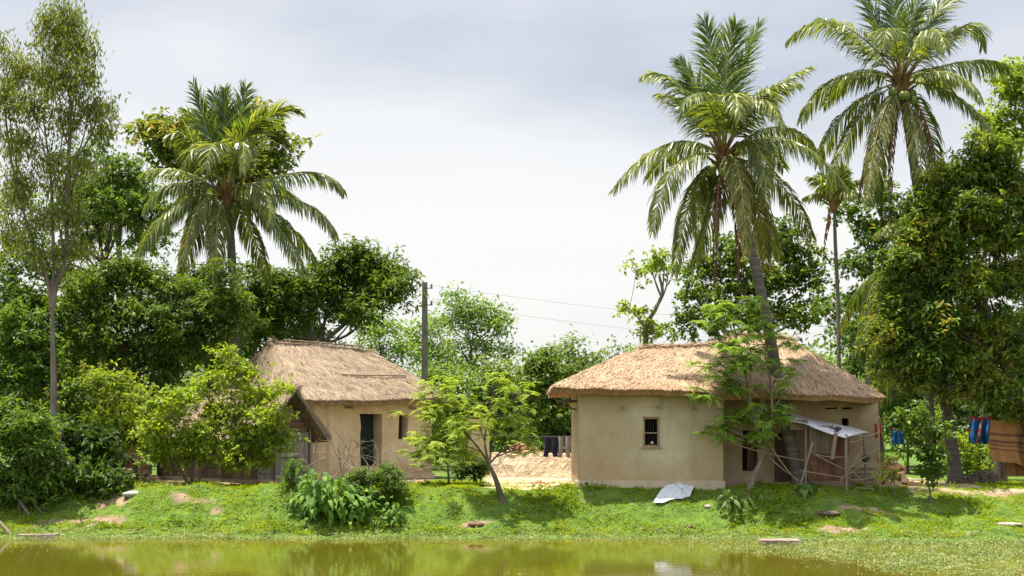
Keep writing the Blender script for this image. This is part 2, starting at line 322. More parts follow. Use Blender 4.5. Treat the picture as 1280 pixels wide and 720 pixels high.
def dirt(x, y):
    x = np.asarray(x, float); y = np.asarray(y, float)
    n = fbm(x * 1.7, y * 1.7, 4.4)
    d = np.zeros(np.broadcast(x, y).shape)
    for cx, cy, rx, ry, s in PATCH:
        d = np.maximum(d, s * np.exp(-(((x - cx) / rx)**2 + ((y - cy) / ry)**2)))
    yard = sstep(-1.3, -.6, x) * (1 - sstep(2.4, 3.2, x)) * sstep(39.95, 40.35, y) * (1 - sstep(54, 58, y))
    yard2 = sstep(5.2, 5.8, x) * (1 - sstep(13, 14, x)) * sstep(40.3, 40.7, y) * (1 - sstep(48, 55, y))
    yard3 = (1 - sstep(-3, -2, x)) * sstep(-13, -11, x) * sstep(42.1, 42.8, y) * (1 - sstep(48, 55, y))
    d = np.maximum(np.maximum(d, yard), np.maximum(yard2, yard3))
    return sstep(.36, .66, d + n * .30 - .16 * (d < .99) + .30 * fbm(x * 5.1, y * 5.1, 1.2) * (d < .99))
def dsoft(x, y): return sstep(.1, .95, dirt(x, y) * .75 + .25 * (fbm(x * 2.6, y * 2.6, 6.6) + .4) * (dirt(x, y) > .02))
def grid_mesh(xs, ys, zf):
    X, Y = np.meshgrid(xs, ys); V = np.stack([X, Y, zf(X, Y)], -1).reshape(-1, 3)
    nx, ny = len(xs), len(ys)
    i = np.arange(ny - 1)[:, None] * nx + np.arange(nx - 1)[None]
    return V, np.stack([i, i + 1, i + nx + 1, i + nx], -1).reshape(-1, 4)
def ground():
    xs = np.concatenate([[-900, -400, -200, -100, -60, -40, -30, -24], np.linspace(-20, 20, 330), [24, 30, 40, 60, 100, 200, 400, 900]])
    ys = np.concatenate([[-300, -100, -40, 0, 15, 25, 30], np.linspace(34, 46, 200), np.linspace(46.5, 62, 30), [66, 75, 90, 120, 200, 400, 900, 1800]])
    mb = MB(); V, F = grid_mesh(xs, ys, gz); mb.add(V, F, 0, True)
    m, t, o = newmat('ground_soil')
    at = N(t, 'ShaderNodeAttribute', attribute_name='dirt'); tcn = N(t, 'ShaderNodeTexCoord')
    n1 = N(t, 'ShaderNodeTexNoise', i_Scale=3.0, i_Detail=7.0, i_Roughness=.65); t.links.new(tcn.outputs['Object'], n1.inputs['Vector'])
    n2 = N(t, 'ShaderNodeTexNoise', i_Scale=16.0, i_Detail=4.0); t.links.new(tcn.outputs['Object'], n2.inputs['Vector'])
    cd = ramp(t, n1.outputs['Fac'], [(.3, (.13, .085, .05)), (.7, (.30, .225, .145)), (.5, (.21, .15, .095))])
    ya = N(t, 'ShaderNodeAttribute', attribute_name='yard'); cy_ = ramp(t, n1.outputs['Fac'], [(.3, (.28, .20, .13)), (.7, (.46, .36, .25))])
    my = N(t, 'ShaderNodeMix', data_type='RGBA'); t.links.new(ya.outputs['Fac'], my.inputs[0]); t.links.new(cd, my.inputs[6]); t.links.new(cy_, my.inputs[7]); cd = my.outputs[2]
    cg = ramp(t, n1.outputs['Fac'], [(.3, (.04, .075, .015)), (.7, (.11, .18, .03))])
    mx = N(t, 'ShaderNodeMix', data_type='RGBA'); t.links.new(at.outputs['Fac'], mx.inputs[0]); t.links.new(cg, mx.inputs[6]); t.links.new(cd, mx.inputs[7])
    b = N(t, 'ShaderNodeBsdfPrincipled', i_Roughness=.95); b.inputs['Specular IOR Level'].default_value = .1
    bp = N(t, 'ShaderNodeBump', i_Strength=.7, i_Distance=.04); t.links.new(n2.outputs['Fac'], bp.inputs['Height']); t.links.new(bp.outputs[0], b.inputs['Normal'])
    t.links.new(mx.outputs[2], b.inputs['Base Color']); t.links.new(b.outputs[0], o.inputs[0])
    ob = mb.build('ground', m); ob['kind'] = 'structure'
    a = ob.data.attributes.new('dirt', 'FLOAT', 'POINT'); a.data.foreach_set('value', dirt(V[:, 0], V[:, 1]).astype(np.float32))
    a = ob.data.attributes.new('yard', 'FLOAT', 'POINT'); a.data.foreach_set('value', (sstep(39.8, 40.2, V[:, 1]) * sstep(-3, -1.5, V[:, 0])).astype(np.float32))
ground()
def pond():
    mb = MB(); V, F = grid_mesh(np.array([-120., -40, 40, 120]), np.array([-90., 0, 20, 37.0, 38.9]), lambda X, Y: X * 0)
    mb.add(V, F)
    m, t, o = newmat('pond_water')
    b = N(t, 'ShaderNodeBsdfPrincipled', i_Roughness=.04, i_IOR=1.33)
    tcn = N(t, 'ShaderNodeTexCoord'); mp = N(t, 'ShaderNodeMapping'); mp.inputs['Scale'].default_value = (.55, 2.6, 1)
    t.links.new(tcn.outputs['Object'], mp.inputs[0])
    n0 = N(t, 'ShaderNodeTexNoise', i_Scale=.12, i_Detail=2.0); t.links.new(tcn.outputs['Object'], n0.inputs['Vector'])
    t.links.new(ramp(t, n0.outputs['Fac'], [(.35, (.08, .058, .007)), (.65, (.085, .088, .007))]), b.inputs['Base Color'])
    n1 = N(t, 'ShaderNodeTexNoise', i_Scale=1.6, i_Detail=3.0, i_Roughness=.5); t.links.new(mp.outputs[0], n1.inputs['Vector'])
    bp = N(t, 'ShaderNodeBump', i_Strength=.22, i_Distance=.012); t.links.new(n1.outputs['Fac'], bp.inputs['Height']); t.links.new(bp.outputs[0], b.inputs['Normal'])
    t.links.new(b.outputs[0], o.inputs[0])
    ob = mb.build('pond_water', m); ob['kind'] = 'structure'
pond()

# ------------------------------------------------------------------ leaves
def rdir(n): return norm(RNG.normal(size=(n, 3)))
def leaf_quads(mb, P, D, Nn, L, Wd, mi=0, curl=0.12, pos=.42):
    """one folded, slightly drooping diamond per leaf"""
    n = len(P)
    if n == 0: return
    D = norm(D); S = norm(np.cross(D, Nn)); Nn = np.cross(S, D)
    L = np.broadcast_to(np.asarray(L, float), (n,))[:, None]; Wd = np.broadcast_to(np.asarray(Wd, float), (n,))[:, None]
    tip = P + D * L; tip[:, 2] -= curl * L[:, 0]
    a = P + D * L * pos + S * Wd / 2 + Nn * Wd * .18; b = P + D * L * pos - S * Wd / 2 + Nn * Wd * .18
    V = np.stack([P, a, tip, b], 1).reshape(-1, 3)
    mb.add(V, np.arange(n * 4).reshape(-1, 4), mi)
def leaves_rosette(mb, pts, L, Wd, k=9, droop=.25, mi=0):
    n = len(pts); P = np.repeat(pts, k, 0); m = len(P)
    D = rdir(m); D[:, 2] = D[:, 2] * .75 + .05; D = norm(D); P = P + D * L * .15 + RNG.normal(size=(m, 3)) * L * .15
    D2 = D.copy(); D2[:, 2] -= droop
    Nn = RNG.normal(size=(m, 3)) * .35; Nn[:, 2] += 1
    leaf_quads(mb, P, D2, Nn, L * RNG.uniform(.6, 1.15, m), Wd * RNG.uniform(.7, 1.2, m), mi)
def leaves_scatter(mb, pts, L, Wd, k=9, spread=.2, mi=0, droop=.1):
    P = np.repeat(pts, k, 0); m = len(P); P = P + RNG.normal(size=(m, 3)) * spread
    D = rdir(m); D[:, 2] = D[:, 2] * .6 - droop
    Nn = RNG.normal(size=(m, 3)) * .55; Nn[:, 2] += 1
    leaf_quads(mb, P, D, Nn, L * RNG.uniform(.6, 1.2, m), Wd * RNG.uniform(.7, 1.2, m), mi)
def leaves_hang(mb, pts, L, Wd, k=14, spread=.22, mi=0):
    P = np.repeat(pts, k, 0); m = len(P)
    P = P + RNG.normal(size=(m, 3)) * np.array([spread, spread, spread * 1.5])
    D = RNG.normal(size=(m, 3)) * .5; D[:, 2] -= 1
    leaf_quads(mb, P, D, RNG.normal(size=(m, 3)), L * RNG.uniform(.6, 1.2, m), Wd * RNG.uniform(.7, 1.2, m), mi, curl=0)
def leaves_pinnate(mb, pts, L, lw, k=5, pairs=9, mi=0):
    """feather-like compound leaves"""
    P = np.repeat(pts, k, 0); m = len(P)
    az = RNG.uniform(0, 2 * math.pi, m); el = RNG.uniform(-.25, .55, m)
    D = np.stack([np.cos(az) * np.cos(el), np.sin(az) * np.cos(el), np.sin(el)], 1)
    Ls = L * RNG.uniform(.6, 1.15, m)
    S = norm(np.cross(D, np.array([0, 0, 1.0])))
    t = np.linspace(.12, 1, pairs)
    for sgn in (-1, 1):
        for q, tt in enumerate(t):
            Q = P + D * (Ls * tt)[:, None]; Q[:, 2] -= .42 * Ls * tt * tt
            T = D.copy(); T[:, 2] -= .84 * tt; T = norm(T)
            ld = norm(S * sgn + T * .55 + RNG.normal(size=(m, 3)) * .12)
            ll = lw * math.sin(math.pi * (.18 + .78 * tt)) ** .7
            Nn = np.cross(T, S); Nn = np.where(Nn[:, 2:3] < 0, -Nn, Nn)
            leaf_quads(mb, Q, ld, Nn + RNG.normal(size=(m, 3)) * .15, ll * RNG.uniform(.8, 1.15, m), ll * .5, mi, curl=.15, pos=.5)
def sub_points(c, r, n, lo=.35):
    d = rdir(n); q = RNG.uniform(lo**3, 1, n)**(1 / 3)
    return np.asarray(c) + d * q[:, None] * np.asarray(r)

LSC, WSC, NSC = 1.15, 1.4, 2.2
def tree(name, label, cat, base, trunk, clumps, leaf, bark, lmat, group=None, tr=.14, style='rosette', L=.2, Wd=.06, k=9, dens=1.0,
         spread=.2, sub=.28, twigs=True, trunk2=None, stem_name='trunk', crown_name='crown', limb_r=.4, fork=.35, nsc=None):
    """base: world point; trunk: list of world points; clumps: (centre, radii, number of sprays)"""
    root = thing(name, label, cat, base, group)
    tb = MB(); pts = smooth_path(trunk, 3 * len(trunk) + 2); nT = len(pts)
    rad = tr * np.linspace(1, .38, nT); rad[0] *= 1.35; rad[1] *= 1.1
    tb.tube(pts, rad, 8, wob=.05)
    for q in (trunk2 or []):
        p2 = smooth_path(q[0], 3 * len(q[0]) + 2); tb.tube(p2, q[1] * np.linspace(1, .35, len(p2)), 7, wob=.05)
        pts = np.vstack([pts, p2]); rad = np.concatenate([rad, q[1] * np.linspace(1, .35, len(p2))])
    cb = MB(); allp = []
    if style != 'pinnate': L, Wd, leaf = L * LSC, Wd * WSC, leaf * (nsc or NSC)
    for (c, r, n) in clumps:
        c = np.asarray(c, float); r = np.asarray(r, float) * np.ones(3); n = max(3, int(n * dens))
        # limb from the trunk to the clump
        cost = np.linalg.norm(pts - c, axis=1) + np.where(pts[:, 2] > c[2] - .15 * abs(c[2] - base[2]), 3.0, 0) + np.where(np.arange(len(pts)) < fork * nT, 4.0, 0) * (np.arange(len(pts)) < nT)
        a = int(np.argmin(cost)); p0 = pts[a]; dl = np.linalg.norm(c - p0)
        mid = (p0 + c) / 2 + np.array([0, 0, -.10 * dl]) + RNG.normal(size=3) * .06 * dl
        if dl > .15:
            lp = bez(p0, mid, c, 7); tb.tube(lp, np.linspace(min(rad[a] * .75, .035 * dl + .012 + limb_r * .02), .012, 7), 5, wob=.08)
        sp = sub_points(c, r, n)
        if twigs:
            for s_ in sp[:: max(1, len(sp) // 14)]:
                tb.tube(bez(c - (s_ - c) * .05, (c + s_) / 2 + RNG.normal(size=3) * .08 - np.array([0, 0, .08]), s_, 4), np.linspace(.016, .005, 4), 3)
        m = max(1, int(round(leaf)))
        tp = np.repeat(sp, m, 0) + RNG.normal(size=(len(sp) * m, 3)) * sub * np.array([1, 1, .6])
        allp.append(tp)
    allp = np.concatenate(allp)
    if style == 'rosette': leaves_rosette(cb, allp, L, Wd, k)
    elif style == 'scatter': leaves_scatter(cb, allp, L, Wd, k, spread)
    elif style == 'hang': leaves_hang(cb, allp, L, Wd, k, spread)
    elif style == 'pinnate': leaves_pinnate(cb, allp, L, Wd, k)
    tb.build(stem_name, M[bark], root); cb.build(crown_name, M[lmat], root)
    return root
def cl(Y, *items):
    """clumps given by where they stand: (px, py, half-width px, half-height px, sprays[, depth offset])"""
    o = []
    for it in items:
        px, py, rx, ry, n = it[:5]; dy = it[5] if len(it) > 5 else RNG.uniform(-1, 1) * rx / FPX * Y * .6
        y = Y + dy; s = y / FPX
        o.append((PX(px, py, y), (rx * s, max(rx, ry) * s * .9, ry * s), n))
    return o

# ------------------------------------------------------------------ palms
def frond(mb, p0, p1, p2, L=.75, nl=46, seg=16, droop=.35, w=.045, r0=.035, mi_leaf=0, mi_r=1, gap=0.0):
    pts = bez(p0, p1, p2, seg); T = norm(np.gradient(pts, axis=0))
    B = np.cross(np.asarray(p1) - p0, np.asarray(p2) - p0); B = B / (np.linalg.norm(B) + 1e-9)
    mb.tube(pts, r0 * np.linspace(1, .15, seg), 4, mi_r)
    t = np.linspace(.13, .995, nl); idx = t * (seg - 1); i0 = np.minimum(idx.astype(int), seg - 2); f = (idx - i0)[:, None]
    P = pts[i0] * (1 - f) + pts[i0 + 1] * f; Tt = norm(T[i0] * (1 - f) + T[i0 + 1] * f)
    S0 = np.cross(Tt, np.array([0, 0, 1.0])); h = np.linalg.norm(S0, axis=1, keepdims=True)
    Bs = B if B @ S0.mean(0) >= 0 else -B
    S = norm(S0 * .9 + np.cross(Tt, norm(np.array([RNG.normal() * .35, 1, 0]))) * (1.1 - np.clip(h, 0, 1)) * (1 if S0.mean(0) @ np.cross(Tt.mean(0), [0, 1, 0]) >= 0 else -1) + 1e-4)
    for sg in (-1, 1):
        if gap: keep = RNG.random(nl) > gap
        else: keep = np.ones(nl, bool)
        n = int(keep.sum()); p, tt, s_, u = P[keep], Tt[keep], S[keep] * sg, t[keep]
        ll = L * (np.sin(math.pi * np.clip(.22 + .70 * u, 0, 1))**.8) * RNG.uniform(.85, 1.1, n)
        yk = 1.0 if droop < .2 else 0.0
        d0 = norm(s_ * (.95 - .35 * u[:, None] - .12 * yk) + tt * (.45 + .5 * u[:, None] + .22 * yk) + RNG.normal(size=(n, 3)) * .10 + np.array([0, 0, 1]) * (.12 - droop * .6))
        d1 = norm(d0 + np.array([0, 0, -1.0]) * (droop * RNG.uniform(.9, 2.2, n))[:, None] + RNG.normal(size=(n, 3)) * .1)
        d2 = norm(d1 + np.array([0, 0, -1.0]) * (droop * RNG.uniform(.8, 2.4, n))[:, None])
        wv = norm(tt + RNG.normal(size=(n, 3)) * .35)
        wv = norm(wv - d0 * (wv * d0).sum(1, keepdims=True))
        a0 = p; a1 = p + d0 * ll[:, None] * .36; a2 = a1 + d1 * ll[:, None] * .34; a3 = a2 + d2 * ll[:, None] * .33
        V = np.stack([a0 - wv * w * .22, a0 + wv * w * .22, a1 - wv * w * .5, a1 + wv * w * .5, a2 - wv * w * .42, a2 + wv * w * .42, a3 - wv * w * .06, a3 + wv * w * .06], 1)
        b = (np.arange(n) * 8)[:, None, None]
        F = (b + np.array([[0, 1, 3, 2], [2, 3, 5, 4], [4, 5, 7, 6]])[None]).reshape(-1, 4)
        mb.add(V.reshape(-1, 3), F, mi_leaf)
def ball(mb, c, r, mi=0, n=8, m=6):
    th = np.arange(n) / n * 2 * math.pi; ph = np.linspace(.12, math.pi - .12, m); r = np.asarray(r, float) * np.ones(3)
    V = np.stack([np.sin(ph)[:, None] * np.cos(th), np.sin(ph)[:, None] * np.sin(th), np.cos(ph)[:, None] * np.ones(n)], -1) * r + np.asarray(c)
    i = np.arange(m - 1)[:, None] * n; j = np.arange(n)[None]; j2 = (j + 1) % n
    mb.add(V.reshape(-1, 3), np.stack([i + j, i + n + j, i + n + j2, i + j2], -1).reshape(-1, 4), mi, True)
    mb.add(V[0], [list(range(n))], mi, True); mb.add(V[-1], [list(range(n))[::-1]], mi, True)
def palm(name, label, Y, crown, trunk_px, fr, dead=(), nuts=6, Ll=.75, tr=.16, w=.040, group=None, base=None, nl=96, extra_back=2, cy=None, flare=True):
    cy = Y if cy is None else cy
    tp = [PX(q[0], q[1], Y + (q[2] if len(q) > 2 else 0)) for q in trunk_px]
    b0 = tp[0].copy(); b0[2] = gz(b0[0], b0[1]) - .1; tp[0] = b0
    c = PX(*crown, cy); root = thing(name, label, 'palm tree', (b0[0], b0[1], b0[2]), group)
    tb = MB(); pts = smooth_path(tp + [c + np.array([0, 0, -.15])], 60)
    u = np.linspace(0, 1, 60); rad = tr * (1 - .35 * u) * (1 + .05 * np.sin(np.arange(60) * 2.4))
    if flare: rad = rad * (1 + 1.0 * np.exp(-u * 22))
    tb.tube(pts, rad, 12, wob=.03); tb.build('trunk', M['palm_bark'], root)
    s = Y / FPX
    hb = MB()
    for k in range(26):           # leaf bases and fibre round the growing point
        a = k * 2.399; d = np.array([math.cos(a) * .55, math.sin(a) * .55, RNG.uniform(.2, 1.1)]); d /= np.linalg.norm(d)
        p = c + np.array([math.cos(a), math.sin(a), 0]) * .11 + np.array([0, 0, -.35 + .022 * k])
        hb.tube([p, p + d * .3, p + d * RNG.uniform(.4, .62)], [.055, .04, .02], 5)
    ball(hb, c + np.array([0, 0, -.12]), (.2, .2, .42))
    hb.build('crown_heart', M['fibre'], root)
    def add(p1, p2, kind, droop, Lk=1.0, gap=0.0):
        st = c + norm(p1 - c) * .12
        mb = MB(); frond(mb, st, p1, p2, Ll * Lk, nl, droop=droop, w=w, gap=gap)
        mats = {'g': [M['palm_leaf'], M['rachis']], 'y': [M['palm_leaf_young'], M['rachis']], 'o': [M['palm_leaf_old'], M['rachis']], 'd': [M['dry_leaf'], M['rachis_dry']]}[kind]
        mb.build('dry_frond' if kind == 'd' else 'frond', mats, root)
    for f in fr:
        (x1, y1, x2, y2, dd), kind = f[:5], (f[5] if len(f) > 5 else 'g')
        p1 = PX(x1, y1, cy); p2 = PX(x2, y2, cy)
        p1[1] += dd * .6; p2[1] += dd
        up = (p2[2] - c[2]) / (np.linalg.norm(p2 - c) + 1e-6)
        add(p1, p2, kind, .18 if up > .75 else (.36 if up > .2 else .6) * RNG.uniform(.85, 1.2), (1.12 if up > .75 else 1.0) * RNG.uniform(.9, 1.1), .06)
    for k in range(extra_back):
        a = R(40 + 100 * k / max(extra_back - 1, 1)); Lf = Ll * 4.2
        dv = np.array([math.cos(a), math.sin(a), 0])
        add(c + dv * Lf * .45 + np.array([0, 0, Lf * .3]), c + dv * Lf * .75 + np.array([0, 0, -.1 * Lf * (k % 2)]), 'g', .35)
    for (x1, y1, x2, y2, dd) in dead:
        p1 = PX(x1, y1, cy); p2 = PX(x2, y2, cy); p1[1] += dd * .6; p2[1] += dd
        add(p1, p2, 'd', 1.5, .45, .45)
    for k in range(nuts):
        a = k * 1.1 + 3.4; q = MB(); ball(q, c + np.array([math.cos(a) * .36, -.15 + math.sin(a) * .26, -.38 - .13 * (k % 3)]), (.115, .115, .14)); q.build('coconut', M['coconut'], root)
    return root
def palm_fronds(crown, n, rpx, seed=0, lo=-.75, tilt=0.0):
    """a plain crown: n fronds set round it by the golden angle"""
    o = []; r = np.random.default_rng(seed)
    for k in range(n):
        a = k * 2.399 + r.uniform(-.2, .2); e = 1.25 - (1.25 - lo) * (k / n)
        ca, ce, se = math.cos(a), math.cos(e), math.sin(e)
        L = rpx * r.uniform(.85, 1.1)
        x1 = crown[0] + L * .5 * ca * math.cos(e * .8 + .15); y1 = crown[1] - L * .5 * math.sin(min(e * .8 + .45, 1.5))
        x2 = crown[0] + L * ca * ce * .95; y2 = crown[1] - L * (se - .18 * (1 - k / n)) * .95
        o.append((x1, y1, x2, y2, math.sin(a) * ce * L / FPX * 50, 'y' if k < 4 else ('o' if k > n * .8 else 'g')))
    return o
# ------------------------------------------------------------------ mud walls and thatch
def wall_mb(mb, p0, p1, z0, z1, th, inn, ops=(), wob=.018, step=.16, mi=0, lean=0.0, rnd=0.0):
    p0 = np.asarray(p0, float); p1 = np.asarray(p1, float); Lw = np.linalg.norm(p1 - p0); t = (p1 - p0) / Lw; inn = np.asarray(inn, float)
    def cuts(a, b, extra):
        g = list(np.linspace(a, b, max(2, int((b - a) / step) + 1))); ex = [x for x in extra if a < x < b]
        g = [x for x in g if all(abs(x - q) > step * .4 for q in ex)] + ex
        if rnd and b - a > 1: g += [q for e_ in (.012, .03, .055, .09) for q in (a + e_, b - e_)]
        return np.array(sorted(set([a, b] + g)))
    us = cuts(0, Lw, [q for o in ops for q in o[:2]]); zs = cuts(z0, z1, [q for o in ops for q in o[2:4]])
    nu, nz = len(us), len(zs)
    inc = np.ones((nz - 1, nu - 1), bool)
    for i in range(nz - 1):
        for j in range(nu - 1):
            uc, zc = (us[j] + us[j + 1]) / 2, (zs[i] + zs[i + 1]) / 2
            if any(o[0] < uc < o[1] and o[2] < zc < o[3] for o in ops): inc[i, j] = False
    U, Z = np.meshgrid(us, zs)
    layers = []
    for k, off in enumerate((0, th)):
        dis = wob * fbm(U * .9 + p0[0] * 3, Z * .9 + k * 9, p0[1]) + .25 * wob * fbm(U * 5, Z * 5, k * 3 + p0[0])
        du = wob * .6 * fbm(U * 2.1, Z * 2.1, 7.7 + k); dz = wob * .5 * fbm(U * 2.3, Z * 2.3, 3.3 + k)
        edge = (U > 0) & (U < Lw)
        uu = U + np.where(edge, du, 0); o = off - dis + lean * (Z - z0)
        if rnd and k == 0: de = np.clip(rnd - np.minimum(U, Lw - U), 0, rnd); o = o + rnd - np.sqrt(np.maximum(rnd**2 - de**2, 0))
        V = np.stack([p0[0] + t[0] * uu + inn[0] * o, p0[1] + t[1] * uu + inn[1] * o, Z + dz], -1); layers.append(V.reshape(-1, 3))
    n = nu * nz; F = []
    q = lambda i, j: i * nu + j
    for i in range(nz - 1):
        for j in range(nu - 1):
            if not inc[i, j]: continue
            F.append((q(i, j), q(i, j + 1), q(i + 1, j + 1), q(i + 1, j))); F.append((n + q(i, j), n + q(i + 1, j), n + q(i + 1, j + 1), n + q(i, j + 1)))
            for di, dj, a, b in ((-1, 0, q(i, j), q(i, j + 1)), (1, 0, q(i + 1, j + 1), q(i + 1, j)), (0, -1, q(i + 1, j), q(i, j)), (0, 1, q(i, j + 1), q(i + 1, j + 1))):
                ii, jj = i + di, j + dj
                if ii < 0 or jj < 0 or ii >= nz - 1 or jj >= nu - 1 or not inc[ii, jj]: F.append((b, a, n + a, n + b))
    mb.add(np.vstack(layers), F, mi)
def thatch(name, faces, mats, parent, thick=.16, n_straw=9000, n_eave=1500, sl=.34, sag=.05, sw=.022, jit=.28, eave_len=.11, label=None, ridge=True):
    """faces: (eave left, eave right, ridge right, ridge left) of each slope, seen from outside"""
    mb = MB()
    tot = [0.5 * np.linalg.norm(np.cross(np.subtract(f[1], f[0]), np.subtract(f[3], f[0]))) + .5 * np.linalg.norm(np.cross(np.subtract(f[2], f[1]), np.subtract(f[2], f[3]))) for f in faces]
    A = sum(tot)
    for f, ar in zip(faces, tot):
        eL, eR, rR, rL = [np.asarray(q, float) for q in f]
        nu = max(6, int(np.linalg.norm(eR - eL) / .13)); nv = max(6, int(np.linalg.norm(rL - eL) / .13))
        u, v = np.meshgrid(np.linspace(0, 1, nu), np.linspace(0, 1, nv))
        def surf(u, v, lift=0.0):
            u = np.asarray(u)[..., None]; v = np.asarray(v)[..., None]
            p = (eL * (1 - u) + eR * u) * (1 - v) + (rL * (1 - u) + rR * u) * v
            p = p.copy(); inn = (v[..., 0] * (1 - v[..., 0]) * 4)
            b = .05 * fbm(p[..., 0] * .8, p[..., 1] * .8, p[..., 2] * .8) + .022 * fbm(p[..., 0] * 4, p[..., 1] * 4, p[..., 2] * 4)
            p[..., 2] += b - sag * inn + lift - .025 * np.exp(-v[..., 0] * 14)
            return p
        top = surf(u, v); V = top.reshape(-1, 3); i = np.arange(nv - 1)[:, None] * nu + np.arange(nu - 1)[None]
        F = np.stack([i, i + 1, i + nu + 1, i + nu], -1).reshape(-1, 4); mb.add(V, F, 0, True)
        # underside and the cut edge along the eave
        bot = top.copy(); bot[..., 2] -= thick * (1 - .5 * v); nrm = norm(np.cross(eR - eL, rL - eL)); nh = norm(np.array([nrm[0], nrm[1], 0]))
        bot[..., :2] -= nh[:2] * .10 * (1 - v[..., None])
        mb.add(bot.reshape(-1, 3), F[:, ::-1], 0, True)
        for a, b in ((top[0], bot[0]), (bot[:, 0], top[:, 0]), (top[:, -1], bot[:, -1])):
            k = len(a); vv = np.vstack([a, b]); j = np.arange(k - 1)
            mb.add(vv, np.stack([j + 1, j, k + j, k + j + 1], 1), 0)
        # loose straw on the slope
        n = int(n_straw * ar / A); uu = RNG.random(n); vv_ = RNG.random(n)**.9
        P = surf(uu, vv_, .012); Q = surf(uu, np.clip(vv_ - .05, -.05, 1), .012)
        dn = norm(Q - P); side = norm(eR - eL)
        kj = jit * (1 + .8 * (RNG.random(n) < .12) * 3)
        D = norm(dn + side * (RNG.normal(size=n) * kj)[:, None] + nrm * (np.abs(RNG.normal(size=n)) * .035 + .004)[:, None])
        Ls = np.linalg.norm((rL + rR) / 2 - (eL + eR) / 2); L = np.minimum(sl * RNG.uniform(.4, 1.25, n), vv_ * Ls + RNG.uniform(.015, .07, n)); w = sw * RNG.uniform(.5, 1.3, n)
        s_ = norm(np.cross(D, nrm + RNG.normal(size=(n, 3)) * .4))
        P = P + nrm * RNG.uniform(0, .03, n)[:, None]; E = P + D * L[:, None]; E[:, 2] -= .02
        Vq = np.stack([P - s_ * w[:, None] / 2, P + s_ * w[:, None] / 2, E + s_ * w[:, None] * .3, E - s_ * w[:, None] * .3], 1)
        mb.add(Vq.reshape(-1, 3), np.arange(4 * n).reshape(-1, 4), 1)
        # ragged ends hanging at the eave
        n = int(n_eave * np.linalg.norm(eR - eL)); uu = RNG.random(n); dpt = RNG.random(n)
        P = surf(uu, RNG.random(n) * .015, 0); P[:, 2] -= dpt * thick * .85; P[:, :2] -= nh[:2] * (.10 * dpt)[:, None]
        D = norm(dn[:1] + side * (RNG.normal(size=n) * .22)[:, None] + np.array([0, 0, -1]) * RNG.uniform(0, .7, n)[:, None])
        L = eave_len * RNG.uniform(.35, 1.2, n) * (1 - .35 * dpt) * (1 + .35 * vnoise(uu * 14, 0.5)); w = sw * RNG.uniform(.5, 1.2, n); s_ = norm(np.cross(D, nrm + RNG.normal(size=(n, 3)) * .6))
        P = P - D * .06; E = P + D * L[:, None]
        Vq = np.stack([P - s_ * w[:, None] / 2, P + s_ * w[:, None] / 2, E + s_ * w[:, None] * .25, E - s_ * w[:, None] * .25], 1)
        mb.add(Vq.reshape(-1, 3), np.arange(4 * n).reshape(-1, 4), 2)
        if ridge and np.linalg.norm(rR - rL) > .4:
            n = int(900 * np.linalg.norm(rR - rL)); uu = RNG.random(n); P = surf(uu, np.full(n, .985), .03)
            D = norm(side * RNG.choice([-1, 1], n)[:, None] + RNG.normal(size=(n, 3)) * .28 + dn[:1] * .45); L = .3 * RNG.uniform(.4, 1.1, n)
            s_ = norm(np.cross(D, nrm + RNG.normal(size=(n, 3)) * .5)) * sw * .5; E = P + D * L[:, None]
            mb.add(np.stack([P - s_, P + s_, E + s_ * .6, E - s_ * .6], 1).reshape(-1, 3), np.arange(4 * n).reshape(-1, 4), 1)
    return mb.build(name, mats, parent, label)

# ---------------- the right hand house
HR = thing('mud_house', 'mud house with orange brown straw roof and small barred window, a leaning palm before it', 'house', (6.0, 42.0, 1.15), 'mud houses by the pond')
def px2(px, Y): return (px - 640) / FPX * Y
xl, xm = px2(723, 40), px2(905, 40); xr = px2(1098, 41.3); z0 = 1.0; zt = 3.95
mb = MB()
wu0, wu1 = px2(804, 40) - xl, px2(824.5, 40) - xl
wz0, wz1 = CZ + (HZ - 559) / 45., CZ + (HZ - 521) / 45.
wall_mb(mb, (xl, 40), (xm, 40), z0, zt, .32, (0, 1), [(wu0, wu1, wz0, wz1)], wob=.022, rnd=.05)
mb.build('front_wall', M['mud_right'], HR)
mb = MB(); wall_mb(mb, (xl, 40.02 + 4.6), (xl, 40.095), z0, zt, .3, (1, 0)); mb.build('side_wall', M['mud_right'], HR)
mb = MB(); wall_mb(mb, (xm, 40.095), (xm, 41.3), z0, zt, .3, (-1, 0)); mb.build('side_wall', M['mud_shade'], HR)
du = lambda px: px2(px, 41.3) - xm
dz = lambda py: CZ + (HZ - py) / FPX * 41.3
mb = MB(); wall_mb(mb, (xm, 41.3), (xr, 41.3), z0, zt, .32, (0, 1), [(du(928), du(947), dz(590), dz(538)), (du(973), du(993), dz(600), dz(542)), (du(1052), du(1061), dz(533), dz(523)), (du(1032), du(1046), dz(511.5), dz(509.5)), (du(1052), du(1064), dz(512), dz(509.5))], wob=.03)
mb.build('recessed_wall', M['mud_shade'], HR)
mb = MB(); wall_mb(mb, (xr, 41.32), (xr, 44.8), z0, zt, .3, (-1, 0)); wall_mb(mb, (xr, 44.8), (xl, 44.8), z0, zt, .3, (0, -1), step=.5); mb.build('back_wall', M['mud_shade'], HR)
mb = MB(); mb.box(((xl + xr) / 2, 42.9, 1.16), (xr - xl - .7, 3.3, .1)); mb.build('room_floor', M['dark_room'], HR)
